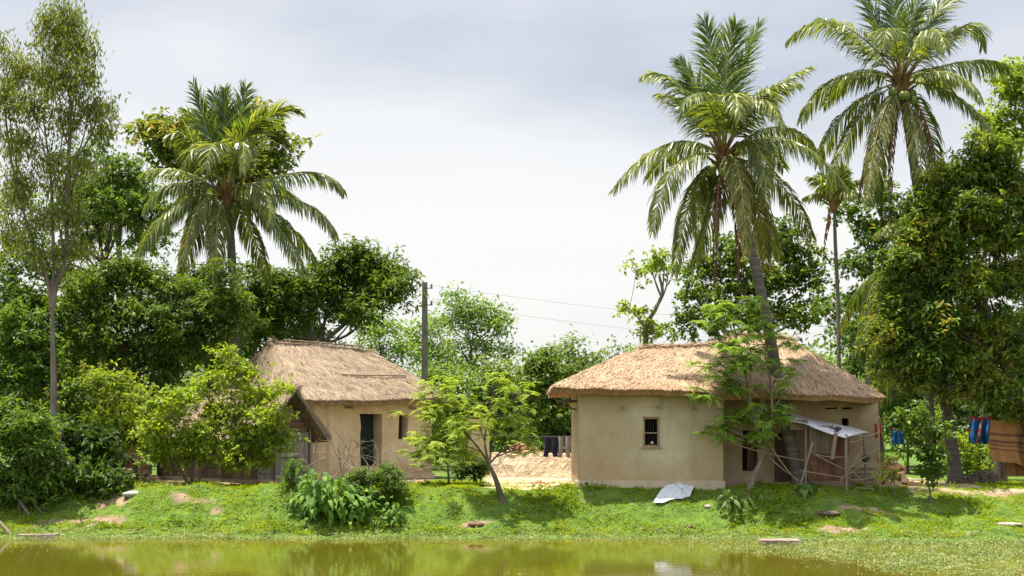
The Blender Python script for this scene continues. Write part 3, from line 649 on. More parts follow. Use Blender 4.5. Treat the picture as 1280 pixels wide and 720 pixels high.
# plinth, proud of the wall
mb = MB(); wall_mb(mb, (xl - .1, 39.86), (xm + .03, 39.86), .9, CZ + (HZ - 600.5) / 44.9, .16, (0, 1), wob=.02, lean=.25); mb.build('plinth', M['mud_plinth'], HR)
mb = MB(); wall_mb(mb, (xm + .03, 41.1), (xr + .05, 41.1), .9, 1.3, .22, (0, 1), wob=.05, lean=.2)
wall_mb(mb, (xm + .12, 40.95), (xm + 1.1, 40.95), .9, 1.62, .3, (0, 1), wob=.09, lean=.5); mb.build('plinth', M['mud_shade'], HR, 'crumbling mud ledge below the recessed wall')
# window
mb = MB(); a, b = xl + wu0, xl + wu1; wc = (a + b) / 2; ww = b - a; wh = wz1 - wz0
for (c, s_) in [((a + .022, 40.09, (wz0 + wz1) / 2), (.05, .09, wh)), ((b - .022, 40.09, (wz0 + wz1) / 2), (.05, .09, wh)), ((wc, 40.09, wz1 - .03), (ww - .1, .085, .06)), ((wc, 40.09, wz0 + .03), (ww - .1, .085, .06)), ((wc, 40.09, wz0 + wh * .47), (ww - .1, .07, .03))]: mb.box(c, s_)
win = mb.build('window', M['window_wood'], HR)
mb = MB()
for k in range(5): mb.box((a + ww * (k + 1) / 6, 40.13, (wz0 + wz1) / 2), (.012, .012, wh - .12))
mb.build('window_bars', M['iron'], win)
mb = MB(); mb.box((wc, 39.985, wz0 - .012), (ww + .12, .05, .035)); mb.build('window_sill', M['window_wood'], win)
mb = MB(); ball(mb, (wc + .03, 40.17, wz0 + .12), (.05, .04, .045)); mb.build('cup', M['sheet_white'], win)
# beam ends and small pegs
for px_, py_ in ((779, 510), (823, 509), (869, 510)):
    mb = MB(); p = PX(px_, py_, 39.97); mb.tube([p + np.array([0, .2, 0]), p + np.array([-.02, -.12, -.01])], [.045, .04], 7); mb.build('beam_end', M['grey_wood'], HR)
# doors in the recess
mb = MB(); mb.box((px2(939, 41.5), 41.55, (dz(590) + dz(538)) / 2), ((px2(944, 41.5) - px2(934, 41.5)), .04, dz(538) - dz(590))); mb.build('door', M['brown_door'], HR)
mb = MB(); mb.box((px2(978, 41.2), 41.22, (dz(602) + dz(545)) / 2), (.42, .04, dz(545) - dz(602)), rz=.05); mb.build('door', M['brown_door'], HR)
# awning plank on the left side
mb = MB(); q = PX(709, 503, 40.9)
for k in range(4): mb.box(q + np.array([0, (k - 1.5) * .2, .02 * k]), (.62, .19, .03), rz=RNG.normal() * .02)
mb.tube([q + np.array([-.28, -.2, -.02]), q + np.array([.35, -.2, -.25])], .02, 5); mb.build('awning', M['plank'], HR, 'small plank awning on the left side wall')
# roof: two thatched hips, the right one a little higher
def E3(px, py, Y): return PX(px, py, Y)
eL = E3(692, 482, 39.4); eR = E3(960, 488, 39.4); rL = E3(806, 434, 42.3); rR = E3(930, 431, 42.3)
bL = np.array([eL[0], 45.3, eL[2]]); bR = np.array([eR[0], 45.3, eR[2]])
fA = [(eL, eR, rR, rL), (bL, eL, rL, rL + np.array([.02, .02, 0])), (bR, bL, rL, rR)]
thatch('roof', fA, [M['thatch_base_r'], M['straw_r'], M['straw_eave_r']], HR, n_straw=52000, n_eave=700, sl=.26, sag=.0, jit=.45, sw=.013, label='left thatched hip of the roof')
eL2 = E3(884, 488, 39.33); eR2 = E3(1106, 494, 39.9); rL2 = E3(915, 419, 42.2); rR2 = E3(984, 424, 42.3)
bL2 = np.array([eL2[0], 45.4, eL2[2]]); bR2 = np.array([eR2[0], 45.4, eR2[2]])
thatch('roof', [(eL2, eR2, rR2, rL2), (eR2, bR2, rR2 + np.array([0, .02, 0]), rR2), (bL2, eL2, rL2, rL2 + np.array([0, .02, 0])), (bR2, bL2, rL2, rR2)], [M['thatch_base_r'], M['straw_r'], M['straw_eave_r']], HR, n_straw=52000, n_eave=700, sl=.30, sag=.02, jit=.24, sw=.013, label='higher right thatched hip of the roof')

# ---------------- the left hand house, set at an angle
HL = thing('mud_house', 'pale mud house with greyish straw roof, dark doorway and narrow window, by the bush', 'house', (-6, 47, 1.15), 'mud houses by the pond')
ag = R(40); t2 = np.array([math.cos(ag), math.sin(ag)]); n2 = np.array([-math.sin(ag), math.cos(ag)]); A2 = np.array([-6.3, 45.0])
def LP(s, d, z=0): q = A2 + t2 * s + n2 * d; return np.array([q[0], q[1], z])
def s_at(px, d=0):     # distance along the front wall seen at this column
    k = (px - 640) / FPX; o = A2 + n2 * d; return (k * o[1] - o[0]) / (t2[0] - k * t2[1])
def z_at(px, py, d=0): s = s_at(px, d); y = (A2 + t2 * s + n2 * d)[1]; return CZ + (HZ - py) / FPX * y
Lw = s_at(541)
mb = MB()
o1 = (s_at(450), s_at(477.5), z_at(460, 583), z_at(460, 517)); o2 = (s_at(498), s_at(510), z_at(500, 549), z_at(500, 519))
pegs = [(488, 514.5, 8), (515, 511, 9), (436, 510, 10)]
wall_mb(mb, LP(0, 0)[:2], LP(Lw, 0)[:2], 1.0, 3.85, .5, n2, [o1, o2], wob=.04, rnd=.1)
mb.build('front_wall', M['mud_left'], HL)
mb = MB(); wall_mb(mb, LP(0, 5.5)[:2], LP(0, .095)[:2], 1.0, 3.8, .4, t2, step=.3); wall_mb(mb, LP(Lw, .095)[:2], LP(Lw, 5.5)[:2], 1.0, 3.8, .4, -t2, step=.3); mb.build('side_wall', M['mud_left'], HL)
mb = MB(); wall_mb(mb, LP(Lw, 5.5)[:2], LP(0, 5.5)[:2], 1.0, 3.8, .4, -n2, step=.5); mb.build('back_wall', M['mud_left'], HL)
mb = MB(); wall_mb(mb, LP(-.05, -.14)[:2], LP(Lw + .05, -.14)[:2], .9, 1.36, .2, n2, wob=.04, lean=.25); mb.build('plinth', M['mud_left'], HL)
def slab(mb, s0, s1, d0, d1, z0_, z1_, mi=0):
    V = [LP(a, b, c) for c in (z0_, z1_) for a, b in ((s0, d0), (s1, d0), (s1, d1), (s0, d1))]
    mb.add(V, [(0, 3, 2, 1), (4, 5, 6, 7), (0, 1, 5, 4), (1, 2, 6, 5), (2, 3, 7, 6), (3, 0, 4, 7)], mi)
mb = MB(); slab(mb, o1[0] + .02, o1[0] + (o1[1] - o1[0]) * .98, .47, .5, o1[2] + .02, o1[3] - .02); dr = mb.build('door', M['doorway_dark'], HL, 'near-black door deep in the doorway, coloured as a dark opening')
mb = MB(); slab(mb, o1[0] + .1, o1[0] + .13, .43, .46, o1[2] + .8, o1[2] + .95); mb.build('door_handle', M['iron'], dr)
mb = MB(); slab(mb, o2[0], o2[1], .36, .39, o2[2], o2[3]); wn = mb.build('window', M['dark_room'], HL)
mb = MB(); slab(mb, o2[0] + .01, o2[0] + .05, .1, .3, o2[2], o2[3]); slab(mb, o2[0] + .01, o2[1] - .01, .12, .2, o2[2] + .0, o2[2] + .035); mb.build('window_frame', M['brown_door'], wn)
for px_, py_, w_ in pegs:
    mb = MB(); s_ = s_at(px_); z_ = z_at(px_, py_); mb.tube([LP(s_ - .15, -.03, z_ + .02), LP(s_ + .15, -.05, z_)], .03, 6); mb.build('wall_peg', M['grey_wood'], HL)
ze = 3.76
cA, cB, cC, cD = LP(-.55, -.5, 3.74), LP(Lw + .6, -.5, 3.80), LP(Lw + .75, 6.1, ze), LP(-.55, 6.1, ze)
def ridge_pt(px, py): s = s_at(px, 2.75); q = LP(s, 2.75); return np.array([q[0], q[1], CZ + (HZ - py) / FPX * q[1]])
r1, r2 = ridge_pt(341, 427), ridge_pt(462, 437)
thatch('roof', [(cA, cB, r2, r1), (cD, cA, r1, r1 + np.array([0, .02, 0])), (cB, cC, r2 + np.array([0, .02, 0]), r2), (cC, cD, r1, r2)], [M['thatch_base_l'], M['straw_l'], M['straw_eave_l']], HL, n_straw=110000, n_eave=650, sl=.40, sag=.05, jit=.11, sw=.009)
# bamboo pole lashed across the thatch
def on_roof(u, v, lift=.15): p = (cA * (1 - u) + cB * u) * (1 - v) + (r1 * (1 - u) + r2 * u) * v; p = p.copy(); p[2] += lift - .10 * 4 * v * (1 - v); return p
mb = MB(); mb.tube([on_roof(u, .42 + .01 * math.sin(u * 9)) for u in np.linspace(.38, .90, 12)], .022, 5); mb.tube([on_roof(u, .97) for u in np.linspace(.1, .9, 10)], .03, 5); mb.build('roof_pole', M['dry_stick'], HL)
mb = MB()
for k in range(40):
    d = norm(RNG.normal(size=3) * [1, 1, .5]); p = r1 + np.array([0, 0, .05]); mb.tube([p - d * .05, p + d * RNG.uniform(.1, .24)], [.02, .006], 3)
mb.build('ridge_knot', M['thatch_base_l'], HL)

# ---------------- bamboo shed in front of it
SH = thing('bamboo_shed', 'low shed of woven bamboo with a dark edged straw gable roof, behind the bush', 'shed', (-8, 44.5, 1.15))
bg_ = R(45); g2 = np.array([math.cos(bg_), math.sin(bg_)]); l2 = np.array([-math.sin(bg_), math.cos(bg_)]); C2 = np.array([-7.62, 43.0])
def SP(g, l, z=0): q = C2 + g2 * g + l2 * l; return np.array([q[0], q[1], z])
GW, SL = 1.95, 5.6; ztop = 2.72; apx = 4.02
mb = MB()
for k in range(64):                                             # upright split bamboo of the gable
    u = (k + .5) / 64 * GW; top = ztop
    mb.box(SP(u, .0, (1.22 + top) / 2) + np.array([0, 0, 0]), (GW / 64 * .93, .02 + .012 * RNG.random(), top - 1.22 + RNG.uniform(-.03, .03)), rz=bg_)
for z_ in (1.5, 1.95, 2.45): mb.tube([SP(0, -.03, z_), SP(GW, -.03, z_ + .02)], .016, 5)
mb.build('gable_wall', M['bamboo_mat'], SH, 'grey upright bamboo gable wall')
mb = MB()
for k in range(6):
    z_ = ztop + .08 + k * .17; hw = GW / 2 * (1 - (z_ - ztop) / (apx - ztop)); 
    if hw > .1: mb.box(SP(GW / 2, .03, z_), (hw * 2 * .98, .025, .155), rz=bg_ + RNG.normal() * .01)
mb.build('gable_boards', M['plank'], SH)
for u in (.0, .62, GW - .02): mb = MB(); mb.tube([SP(u, -.06, 1.1), SP(u, -.06, ztop + (.6 if u == .62 else .1))], .035, 6); mb.build('post', M['grey_wood'], SH)
mb = MB()
for k in range(34):
    u = (k + .5) / 34 * SL; mb.box(SP(.0, u, 1.95), (SL / 34 * .94, .02 + .015 * RNG.random(), 1.5), rz=bg_ + R(90))
mb.build('front_wall', M['plank'], SH)
mb = MB(); wall_mb(mb, SP(GW, 0)[:2], SP(GW, SL)[:2], 1.1, 2.7, .05, -g2, step=.5, wob=.01); wall_mb(mb, SP(0, SL)[:2], SP(GW, SL)[:2], 1.1, 2.7, .05, -l2, step=.5, wob=.01); mb.build('back_wall', M['bamboo_mat'], SH)
mb = MB(); wall_mb(mb, SP(-.22, SL)[:2], SP(-.22, -.3)[:2], .9, 1.3, .6, g2, wob=.05, lean=.2); wall_mb(mb, SP(-.22, -.32)[:2], SP(GW + .1, -.32)[:2], .9, 1.28, .6, l2, wob=.05, lean=.2); mb.build('plinth', M['mud_shade'], SH)
f0, f1 = SP(-.55, -.55, 2.58), SP(-.55, SL + .5, 2.58); b0_, b1_ = SP(GW + .5, -.45, 2.62), SP(GW + .5, SL + .5, 2.62); k0, k1 = SP(GW / 2, -.62, apx + .05), SP(GW / 2, SL + .4, apx - .1)
thatch('roof', [(f1, f0, k0, k1), (b0_, b1_, k1, k0)], [M['thatch_base_l'], M['straw_l'], M['straw_eave_l']], SH, n_straw=26000, n_eave=500, thick=.16, sl=.3, sag=.08, jit=.22, sw=.015)
mb = MB(); mb.tube([k0 + np.array([0, 0, -.12]), b0_ + np.array([0, 0, -.12])], .03, 5); mb.tube([k0 + np.array([0, 0, -.12]), f0 + np.array([0, 0, -.12])], .03, 5)
for v in (.3, .6, .85): q0 = k0 * (1 - v) + b0_ * v - np.array([0, 0, .2]); mb.tube([q0, q0 + np.append(l2 * 1.2, 0)], .025, 5)
mb.build('rafter', M['grey_wood'], SH)

# ---------------- lean-to of rusty sheets
LT = thing('lean_to', 'low animal shelter of rusty sheet metal under a white corrugated sheet', 'shelter', (9, 40.3, 1.15))
c0, c1, c2, c3 = PX(989, 517, 40.9), PX(1088, 541, 40.6), PX(1056, 547.5, 39.3), PX(986, 524, 39.9)
nu, nv = 70, 6; u, v = np.meshgrid(np.linspace(0, 1, nu), np.linspace(0, 1, nv)); u = u[..., None]; v = v[..., None]
S_ = (c3 * (1 - u) + c2 * u) * (1 - v) + (c0 * (1 - u) + c1 * u) * v; S_[..., 2] += .004 * np.sin(u[..., 0] * 90) + .03 * fbm(u[..., 0] * 3, v[..., 0] * 3)
mb = MB(); i = np.arange(nv - 1)[:, None] * nu + np.arange(nu - 1)[None]; F = np.stack([i, i + 1, i + nu + 1, i + nu], -1).reshape(-1, 4)
Vt = S_.reshape(-1, 3); mb.add(Vt, F, 0, True); mb.add(Vt - np.array([0, 0, .012]), F[:, ::-1], 0, True); mb.build('roof_sheet', M['zinc'], LT)
mb = MB(); yy = 39.95
def panel(mb, x0, x1, zb, zt_, Y, amp=.012, mi=0, nn=30):
    xs = np.linspace(x0, x1, nn); V = []
    for z_ in (0, 1): V.append(np.stack([xs, Y + amp * np.sin(xs * 55), np.broadcast_to((zb, zt_)[z_], xs.shape)], 1))
    V = np.vstack(V); V2 = V + np.array([0, .012, 0]); j = np.arange(nn - 1); F = np.stack([j, j + 1, nn + j + 1, nn + j], 1)
    mb.add(V, F, mi); mb.add(V2, F[:, ::-1], mi)
zf = lambda py, Y=39.95: CZ + (HZ - py) / FPX * Y
panel(mb, px2(1012, yy), px2(1042, yy), zf(566), zf(532), yy); mb.build('side_sheet', M['rust_pale'], LT, 'pale weathered upper sheet')
mb = MB(); panel(mb, px2(1012, yy), px2(1058, yy), zf(601), zf(566.5), yy - .03); mb.build('side_sheet', M['rust'], LT, 'brown rusty lower sheet')
mb = MB(); panel(mb, px2(1042.5, yy), px2(1062, yy), zf(568), zf(543), yy + .12); mb.build('side_sheet', M['rust'], LT)
mb = MB(); mb.box((px2(999, yy), yy, zf(531)), (.5, .03, .28), rz=.02); mb.build('lintel_board', M['plank'], LT)
for px_, py_, bx, by in ((1045, 541, 1040, 574),): mb = MB(); mb.tube([PX(px_, py_, 39.35), PX(bx, by, 39.4)], [.055, .065], 8); mb.build('prop_log', M['dry_stick'], LT)
for a_ in ((1058, 543, 1058, 605, 39.45), (1007, 525, 1007, 603, 39.9), (1080, 541, 1083, 604, 40.4)):
    mb = MB(); p = PX(a_[0], a_[1], a_[4]); mb.tube([p, np.array([PX(a_[2], 0, a_[4])[0], a_[4], 1.05])], .032, 6); mb.build('post', M['grey_wood'], LT)
mb = MB()
for k in range(14): z_ = 1.2 + .04 * k; mb.tube([PX(1064, 0, 40.5)[:2].tolist() + [z_], PX(1096, 0, 40.5)[:2].tolist() + [z_ + RNG.normal() * .05]], .02, 5)
mb.build('brushwood', M['dry_stick'], LT)
mb = MB(); p = PX(1010, 573, 39.75) * np.array([1, 1, 1]); p = PX(1012, 572, 39.7)
mb = MB(); q = PX(1083, 573, 39.9); ball(mb, q, (.13, .08, .12), n=12, m=8); mb.tube([q + np.array([-.02, 0, .1]), q + np.array([-.02, 0, .3])], .006, 4)
solo(mb, 'cooking_pot', M['black_pan'], 'round black cooking pot hanging on the sticks right of the rusty shelter', 'pot', q)
mb = MB(); q = PX(1047, 537, 39.7); q[2] += .02; ball(mb, q, (.11, .09, .06), n=12, m=8); mb.box(q + np.array([-.15, 0, .01]), (.14, .03, .02)); mb.box(q + np.array([0, 0, -.045]), (.06, .06, .05))
solo(mb, 'metal_bowl', M['black_pan'], 'dark bowl lying on the white corrugated sheet', 'bowl', q)

# ---------------- stick fence round the lean-to
SF = thing('stick_fence', 'rough fence of crossed branches in front of the rusty shelter', 'fence', (8.7, 39.1, 1.1))
def stick(px0, py0, px1, py1, Y=39.0, r=.022, m='dry_stick', nm='rail', par=None, sag=.03, dy=0):
    a, b = PX(px0, py0, Y), PX(px1, py1, Y + dy); md = (a + b) / 2 + RNG.normal(size=3) * .05; md[2] -= sag
    mb = MB(); mb.tube(bez(a, md, b, 8), .8 * r * np.linspace(1.15, .75, 8), 6, wob=.08); return mb.build(nm, M[m], par or SF)
for a_ in ((1016, 552, 998, 616, 38.9, .032), (1057, 550, 1059, 612, 39.0, .026), (1098, 530, 1100, 612, 39.2, .03), (965, 560, 1000, 605, 39.0, .02)): stick(*a_, nm='post')
for a_ in ((921, 556, 1010, 576), (962, 572, 1002, 602), (1016, 567, 1064, 590), (1000, 588, 1062, 598), (1050, 600, 1092, 572), (1060, 588, 1100, 560), (1064, 600, 1098, 592), (1020, 568, 1056, 571), (1066, 590, 1090, 612), (1075, 545, 1100, 538), (1050, 602, 1078, 560), (1070, 610, 1094, 611), (1062, 553, 1080, 548)):
    stick(*a_, r=.018, Y=39.05)

# ---------------- utility pole with wires
UP = thing('utility_pole', 'slim grey concrete power pole carrying two wires behind the left roof', 'power pole', (PX(531, 500, 60)[0], 60, 1.1))
xp = PX(531, 500, 60)[0]; ztp = PX(531, 353, 60)[2]
mb = MB(); mb.add([(xp + a * w_, 60 + b * w_, z_) for z_, w_ in ((1.0, .15), (ztp, .105)) for a, b in ((-1, -1), (1, -1), (1, 1), (-1, 1))], [(0, 1, 5, 4), (1, 2, 6, 5), (2, 3, 7, 6), (3, 0, 4, 7), (4, 5, 6, 7)]); mb.build('pole', M['concrete_pole'], UP)
for dz_ in (.25, .95):
    mb = MB(); mb.tube([(xp, 59.9, ztp - dz_), (xp + .28, 59.9, ztp - dz_)], .02, 5); br = mb.build('bracket', M['iron'], UP)
    mb = MB(); mb.tube([(xp + .28, 59.9, ztp - dz_ - .02), (xp + .28, 59.9, ztp - dz_ + .16)], [.05, .04], 7); mb.build('insulator', M['concrete_pole'], br)
for (a_, b_, sg) in (((xp + .28, 59.9, ztp - .13), PX(1330, 406, 95), .9), ((xp + .28, 59.9, ztp - .83), PX(1330, 432, 95), .9), ((xp, 59.9, ztp - .3), PX(330, 372, 66), .5), ((xp, 59.9, ztp - .9), PX(420, 450, 62), .3), ((xp, 59.9, ztp - .5), PX(660, 455, 62), .3)):
    a_ = np.array(a_); md = (a_ + b_) / 2; md[2] -= sg * 2; mb = MB(); mb.tube(bez(a_, md, b_, 24), .0045, 3); mb.build('wire', M['iron'], UP)

# ---------------- walls and rubble between the houses
mb = MB(); wall_mb(mb, PX(585, 0, 50)[:2], PX(611, 0, 50)[:2], 1.0, CZ + (HZ - 524) / FPX * 50, .3, (0, 1), wob=.05); wall_mb(mb, PX(611, 0, 50.02)[:2], PX(611, 0, 54)[:2] , 1.0, 3.0, .3, (-1, 0), wob=.05)
solo(mb, 'mud_wall', M['mud_left'], 'tall stub of pale mud wall behind the leaning tree', 'wall', (PX(598, 0, 50)[0], 50, 1.15))
mb = MB(); wall_mb(mb, PX(612, 0, 48.3)[:2], PX(724, 0, 47.3)[:2], 1.0, 1.98, .8, (0, 1), wob=.11, lean=.45, step=.12)
solo(mb, 'mud_bank_wall', M['mud_mound'], 'low crumbling mud wall crossing the yard between the two houses', 'wall', (PX(670, 0, 48)[0], 48, 1.15))
def rubble(name, label, px, py, Y, n, sx, sy, sz, m, cat='rubble', size=.14, group=None):
    b = PX(px, py, Y); b[2] = gz(b[0], b[1]); mb = MB()
    for k in range(n):
        u = RNG.normal(size=2) * .5; h = max(0, 1 - (u**2).sum() * .8) * sz; s_ = size * RNG.uniform(.6, 1.3)
        mb.box((b[0] + u[0] * sx, b[1] + u[1] * sy, b[2] + h * RNG.random() + s_ * .2), (s_ * 1.6, s_, s_ * .8), rz=RNG.uniform(0, 6), rx=RNG.normal() * .3)
    o = solo(mb, name, m, label, cat, b, group); o['kind'] = 'stuff'; return o
rubble('brick_pile', 'heap of broken pale bricks in the sun left of the bamboo shed', 148, 600, 46.5, 420, 1.0, .6, 1.15, M['brick_rubble'], 'bricks')
rubble('brick_pile', 'scatter of red brick pieces on top of the low yard wall', 655, 572, 51.5, 160, 1.2, .5, 1.1, M['brick_rubble'], 'bricks')
rubble('brick_pile', 'small spill of red brick bits at the foot of the low yard wall', 680, 605, 43, 26, .3, .2, .05, M['brick_rubble'], 'bricks', .08)
rubble('brick_pile', 'reddish bricks piled right of the stick fence', 1112, 600, 42.5, 160, .5, .4, .8, M['brick_rubble'], 'bricks')
rubble('stone_pile', 'dark stones piled between the thick trunk and the brown blanket', 1226, 603, 42.6, 60, .45, .3, .35, M['bark_dark'], 'stones', .16)
def rock(name, label, px, py, r, m, cat='stone', rz=0):
    g = G(px, py); mb = MB(); ball(mb, (0, 0, 0), r, n=18, m=12)
    for k, v_ in enumerate(mb.V): mb.V[k] = v_ * (1 + .30 * fbm(v_[:, :1] * 5 + px, v_[:, 1:2] * 5, v_[:, 2:3] * 5)) * np.array([1, 1, .8]) + g + np.array([0, 0, r[2] * .12])
    return solo(mb, name, m, label, cat, g)
rock('sack', 'pale stuffed sack lying left of the bamboo shed', 166, 619, (.3, .18, .12), M['sack'], 'sack')
rock('stone', 'small pale stone on the grass below the feathery tree', 885, 634, (.1, .08, .07), M['stone'])
rock('stone', 'reddish brown clod at the grass edge left of the leaning tree shadow', 596, 657, (.2, .14, .08), M['rust'])
rock('stone', 'small red lump on the grass below the white sheet', 861, 659, (.13, .08, .05), M['rust'])
rock('stone', 'pale rock on the bank at the far right', 1262, 656, (.4, .2, .07), M['stone'])
rock('stone', 'brown clods below the feathery tree on the right bank', 1035, 643, (.3, .2, .1), M['bark_dark'])
for (px_, py_, sx, lab) in ((975, 677, .95, 'worn stepping slab at the water edge below the right house'), (50, 669, 1.0, 'flat pale landing slab in the water at the far left')):
    g = G(px_, py_); Yg = FPX * (CZ - .05) / (py_ - HZ); x = (px_ - 640) / FPX * Yg
    mb = MB(); mb.box((x, Yg, .04), (sx, .75, .1), rz=.04); mb.box((x + .03, Yg + .1, -.13), (sx * .8, .5, .28), rz=.02)
    for k, v_ in enumerate(mb.V): mb.V[k] = v_ + RNG.normal(size=v_.shape) * .015
    solo(mb, 'stone_slab', M['slab'], lab, 'stone slab', (x, Yg, 0), 'stone slabs at the water edge')

# ---------------- cloth
def cloth(name, label, cat, mats, P00, P10, P11, P01, wave=.05, nx=40, ny=30, th=.006, stripes=None, edge=None, kx=3):
    """a soft sheet between four corners (top left, top right, bottom right, bottom left)"""
    u, v = np.meshgrid(np.linspace(0, 1, nx), np.linspace(0, 1, ny)); U, Vv = u[..., None], v[..., None]
    P = (np.array(P00) * (1 - U) + np.array(P10) * U) * (1 - Vv) + (np.array(P01) * (1 - U) + np.array(P11) * U) * Vv
    nn = norm(np.cross(np.subtract(P10, P00), np.subtract(P01, P00)))
    P = P + nn * (wave * (.25 + v) * (np.sin(u * 6.28 * kx + 1.5 * np.sin(v * 3)) * .6 + fbm(u * 5, v * 2, wave * 50) * .7))[..., None]
    if edge: P[..., 2] -= edge * np.sin(u * math.pi) * (1 - v) - edge * .8 * vnoise(u * 6, 2.2) * v
    mb = MB(); i = np.arange(ny - 1)[:, None] * nx + np.arange(nx - 1)[None]; F = np.stack([i, i + nx, i + nx + 1, i + 1], -1)
    Pf = P.reshape(-1, 3)
    if stripes is None: mb.add(Pf, F.reshape(-1, 4), 0, True); mb.add(Pf + nn * th, F.reshape(-1, 4)[:, ::-1], 0, True)
    else:
        for r_ in range(ny - 1):
            for c_ in range(nx - 1): pass
        ids = np.array([[stripes((c_ + .5) / nx, (r_ + .5) / ny) for c_ in range(nx - 1)] for r_ in range(ny - 1)])
        for k in range(len(mats)):
            f = F[ids == k]
            if len(f): mb.add(Pf, f, k, True); mb.add(Pf + nn * th, f[:, ::-1], k, True)
    b = np.array(P01, float)
    return solo(mb, name, mats, label, cat, (np.mean([P00[0], P10[0]]), np.mean([P00[1], P10[1]]), min(P01[2], P11[2])))
# white sheet thrown on the slope
def gp(px, py): g = G(px, py); g[2] += .17; return g
gs = [gp(*q) for q in ((830, 612), (875, 611), (862, 625), (818, 632))]
u, v = np.meshgrid(np.linspace(0, 1, 60), np.linspace(0, 1, 60)); U, Vv = u[..., None], v[..., None]
Pg = (gs[0] * (1 - U) + gs[1] * U) * (1 - Vv) + (gs[3] * (1 - U) + gs[2] * U) * Vv
Pg[..., 0] += .03 * vnoise(v * 4, u * 2, 3.1); Pg[..., 1] += .05 * vnoise(u * 4, v * 2, 7.1)
Pg[..., 2] = gz(Pg[..., 0], Pg[..., 1]) + .075 + .022 * (1 - np.abs(vnoise(u * 4 + v * 3, v * 4 - u * 2, 1.5))) ** 4 + .016 * fbm(u * 5, v * 5, 2.5)
mb = MB(); i = np.arange(59)[:, None] * 60 + np.arange(59)[None]; F = np.stack([i, i + 60, i + 61, i + 1], -1).reshape(-1, 4)
mb.add(Pg.reshape(-1, 3), F, 0, True); mb.add(Pg.reshape(-1, 3) - np.array([0, 0, .008]), F[:, ::-1], 0, True)
solo(mb, 'ground_sheet', [M['sheet_white']], 'crumpled white cloth spread on the grass in front of the right house', 'cloth', Pg[30, 30])
brown = mat('blanket_brown', [(.28, .13, .045), (.36, .18, .07)], 6, bump=.3); dkbr = mat('blanket_band', [(.12, .05, .035), (.17, .08, .05)], 6, bump=.3)
Yb = 42.2
def band(u, v): return 1 if (.30 < v < .36 or .44 < v < .60 and int(v * 60) % 3 or .66 < v < .70) else 0
cloth('blanket', 'brown blanket with dark bands hung out on the line at the far right', 'blanket', [brown, dkbr], PX(1238, 525, Yb), PX(1300, 521, Yb), PX(1300, 588, Yb), PX(1238, 574, Yb), wave=.10, stripes=band, edge=.06)
cloth('shawl', 'plain ochre brown shawl hanging lower behind the banded blanket', 'cloth', [brown], PX(1262, 525, Yb + .35), PX(1300, 521, Yb + .35), PX(1300, 600, Yb + .35), PX(1256, 594, Yb + .35), wave=.09, edge=.05)
blue = mat('cloth_blue', [(.01, .07, .2), (.02, .13, .32)], 6, bump=.3); red = mat('cloth_red', [(.25, .03, .03), (.4, .06, .04)], 6, bump=.3); org = mat('cloth_orange', [(.4, .16, .05), (.5, .25, .1)], 5)
def pat(u, v):
    if v < .10 or v > .9 and int(u * 9) % 3 == 0: return 1
    return 1 if (abs(math.sin(u * 7)) + abs(math.sin(v * 6)) < .75) else (2 if int(u * 11 + v * 3) % 6 == 0 else 0)
cloth('sari', 'bright blue and red patterned cloth hanging from the line behind the thick trunk', 'cloth', [blue, red, org], PX(1212, 520, 45), PX(1240, 520, 45), PX(1238, 556, 45), PX(1211, 554, 45), wave=.10, stripes=pat, edge=.05)
cloth('sari', 'deep blue cloth half seen through the sapling leaves', 'cloth', [blue, red, org], PX(1114, 534, 46), PX(1132, 533, 46), PX(1131, 556, 46), PX(1115, 555, 46), wave=.08, stripes=lambda u, v: 1 if v < .06 else 0, edge=.04)
cloth('sari', 'small dark red cloth on the stick at the right house corner', 'cloth', [red, red], PX(1093, 530, 40.9), PX(1102, 529, 40.9), PX(1103, 548, 40.9), PX(1094, 547, 40.9), wave=.05)
mb = MB(); mb.tube(bez(PX(1112, 527, 46), PX(1185, 530, 45), PX(1240, 519, 45), 14), .01, 4); mb.tube(bez(PX(1232, 524, Yb + .1), PX(1270, 525, Yb + .1), PX(1330, 514, Yb + .1), 10), .012, 4)
solo(mb, 'clothesline', M['iron'], 'sagging line with coloured cloths behind the thick trunk', 'clothesline', PX(1200, 527, 45))
# trousers on the line between the houses
Yt = 46.5
def trousers(px, w, pyt, pyb, m, lab, grp='trousers drying between the houses'):
    s_ = Yt / FPX; mb = MB(); x0 = (px - 640) * s_; z1 = PX(px, pyt, Yt)[2]; z0_ = PX(px, pyb, Yt)[2]; hw = w * s_ / 2
    for sg in (-1, 1):
        n = 9; rows = []
        for k in range(n):
            v = k / (n - 1); z = z1 + (z0_ - z1) * v; cx = x0 + sg * (hw * (.5 + .22 * v)) + .02 * math.sin(v * 5 + sg); rx = hw * (.54 - .18 * v); ry = .05 + .03 * math.sin(v * 3)
            a_ = np.arange(10) / 10 * 2 * math.pi; rows.append(np.stack([cx + rx * np.cos(a_), Yt + ry * np.sin(a_) * (1 + .3 * np.cos(3 * a_)), z + 0 * a_], 1))
        V = np.vstack(rows); i = np.arange(n - 1)[:, None] * 10; j = np.arange(10)[None]; j2 = (j + 1) % 10
        mb.add(V, np.stack([i + j, i + 10 + j, i + 10 + j2, i + j2], -1).reshape(-1, 4), 0, True)
    return solo(mb, 'trousers', m, lab, 'trousers', (x0, Yt, z0_), grp)
trousers(688.5, 17, 546, 571, M['navy'], 'dark navy trousers drying on the line between the houses')
trousers(705.5, 15, 545, 572, M['greycloth'], 'faded grey trousers drying on the line beside the navy pair')
mb = MB(); mb.tube(bez(PX(585, 541, 50.2), PX(660, 549, 46.4), PX(722, 544, 44.2), 16), .012, 4); mb.tube(bez(PX(679, 546, Yt), PX(690, 548, Yt), PX(716, 545, Yt), 6), .012, 4)
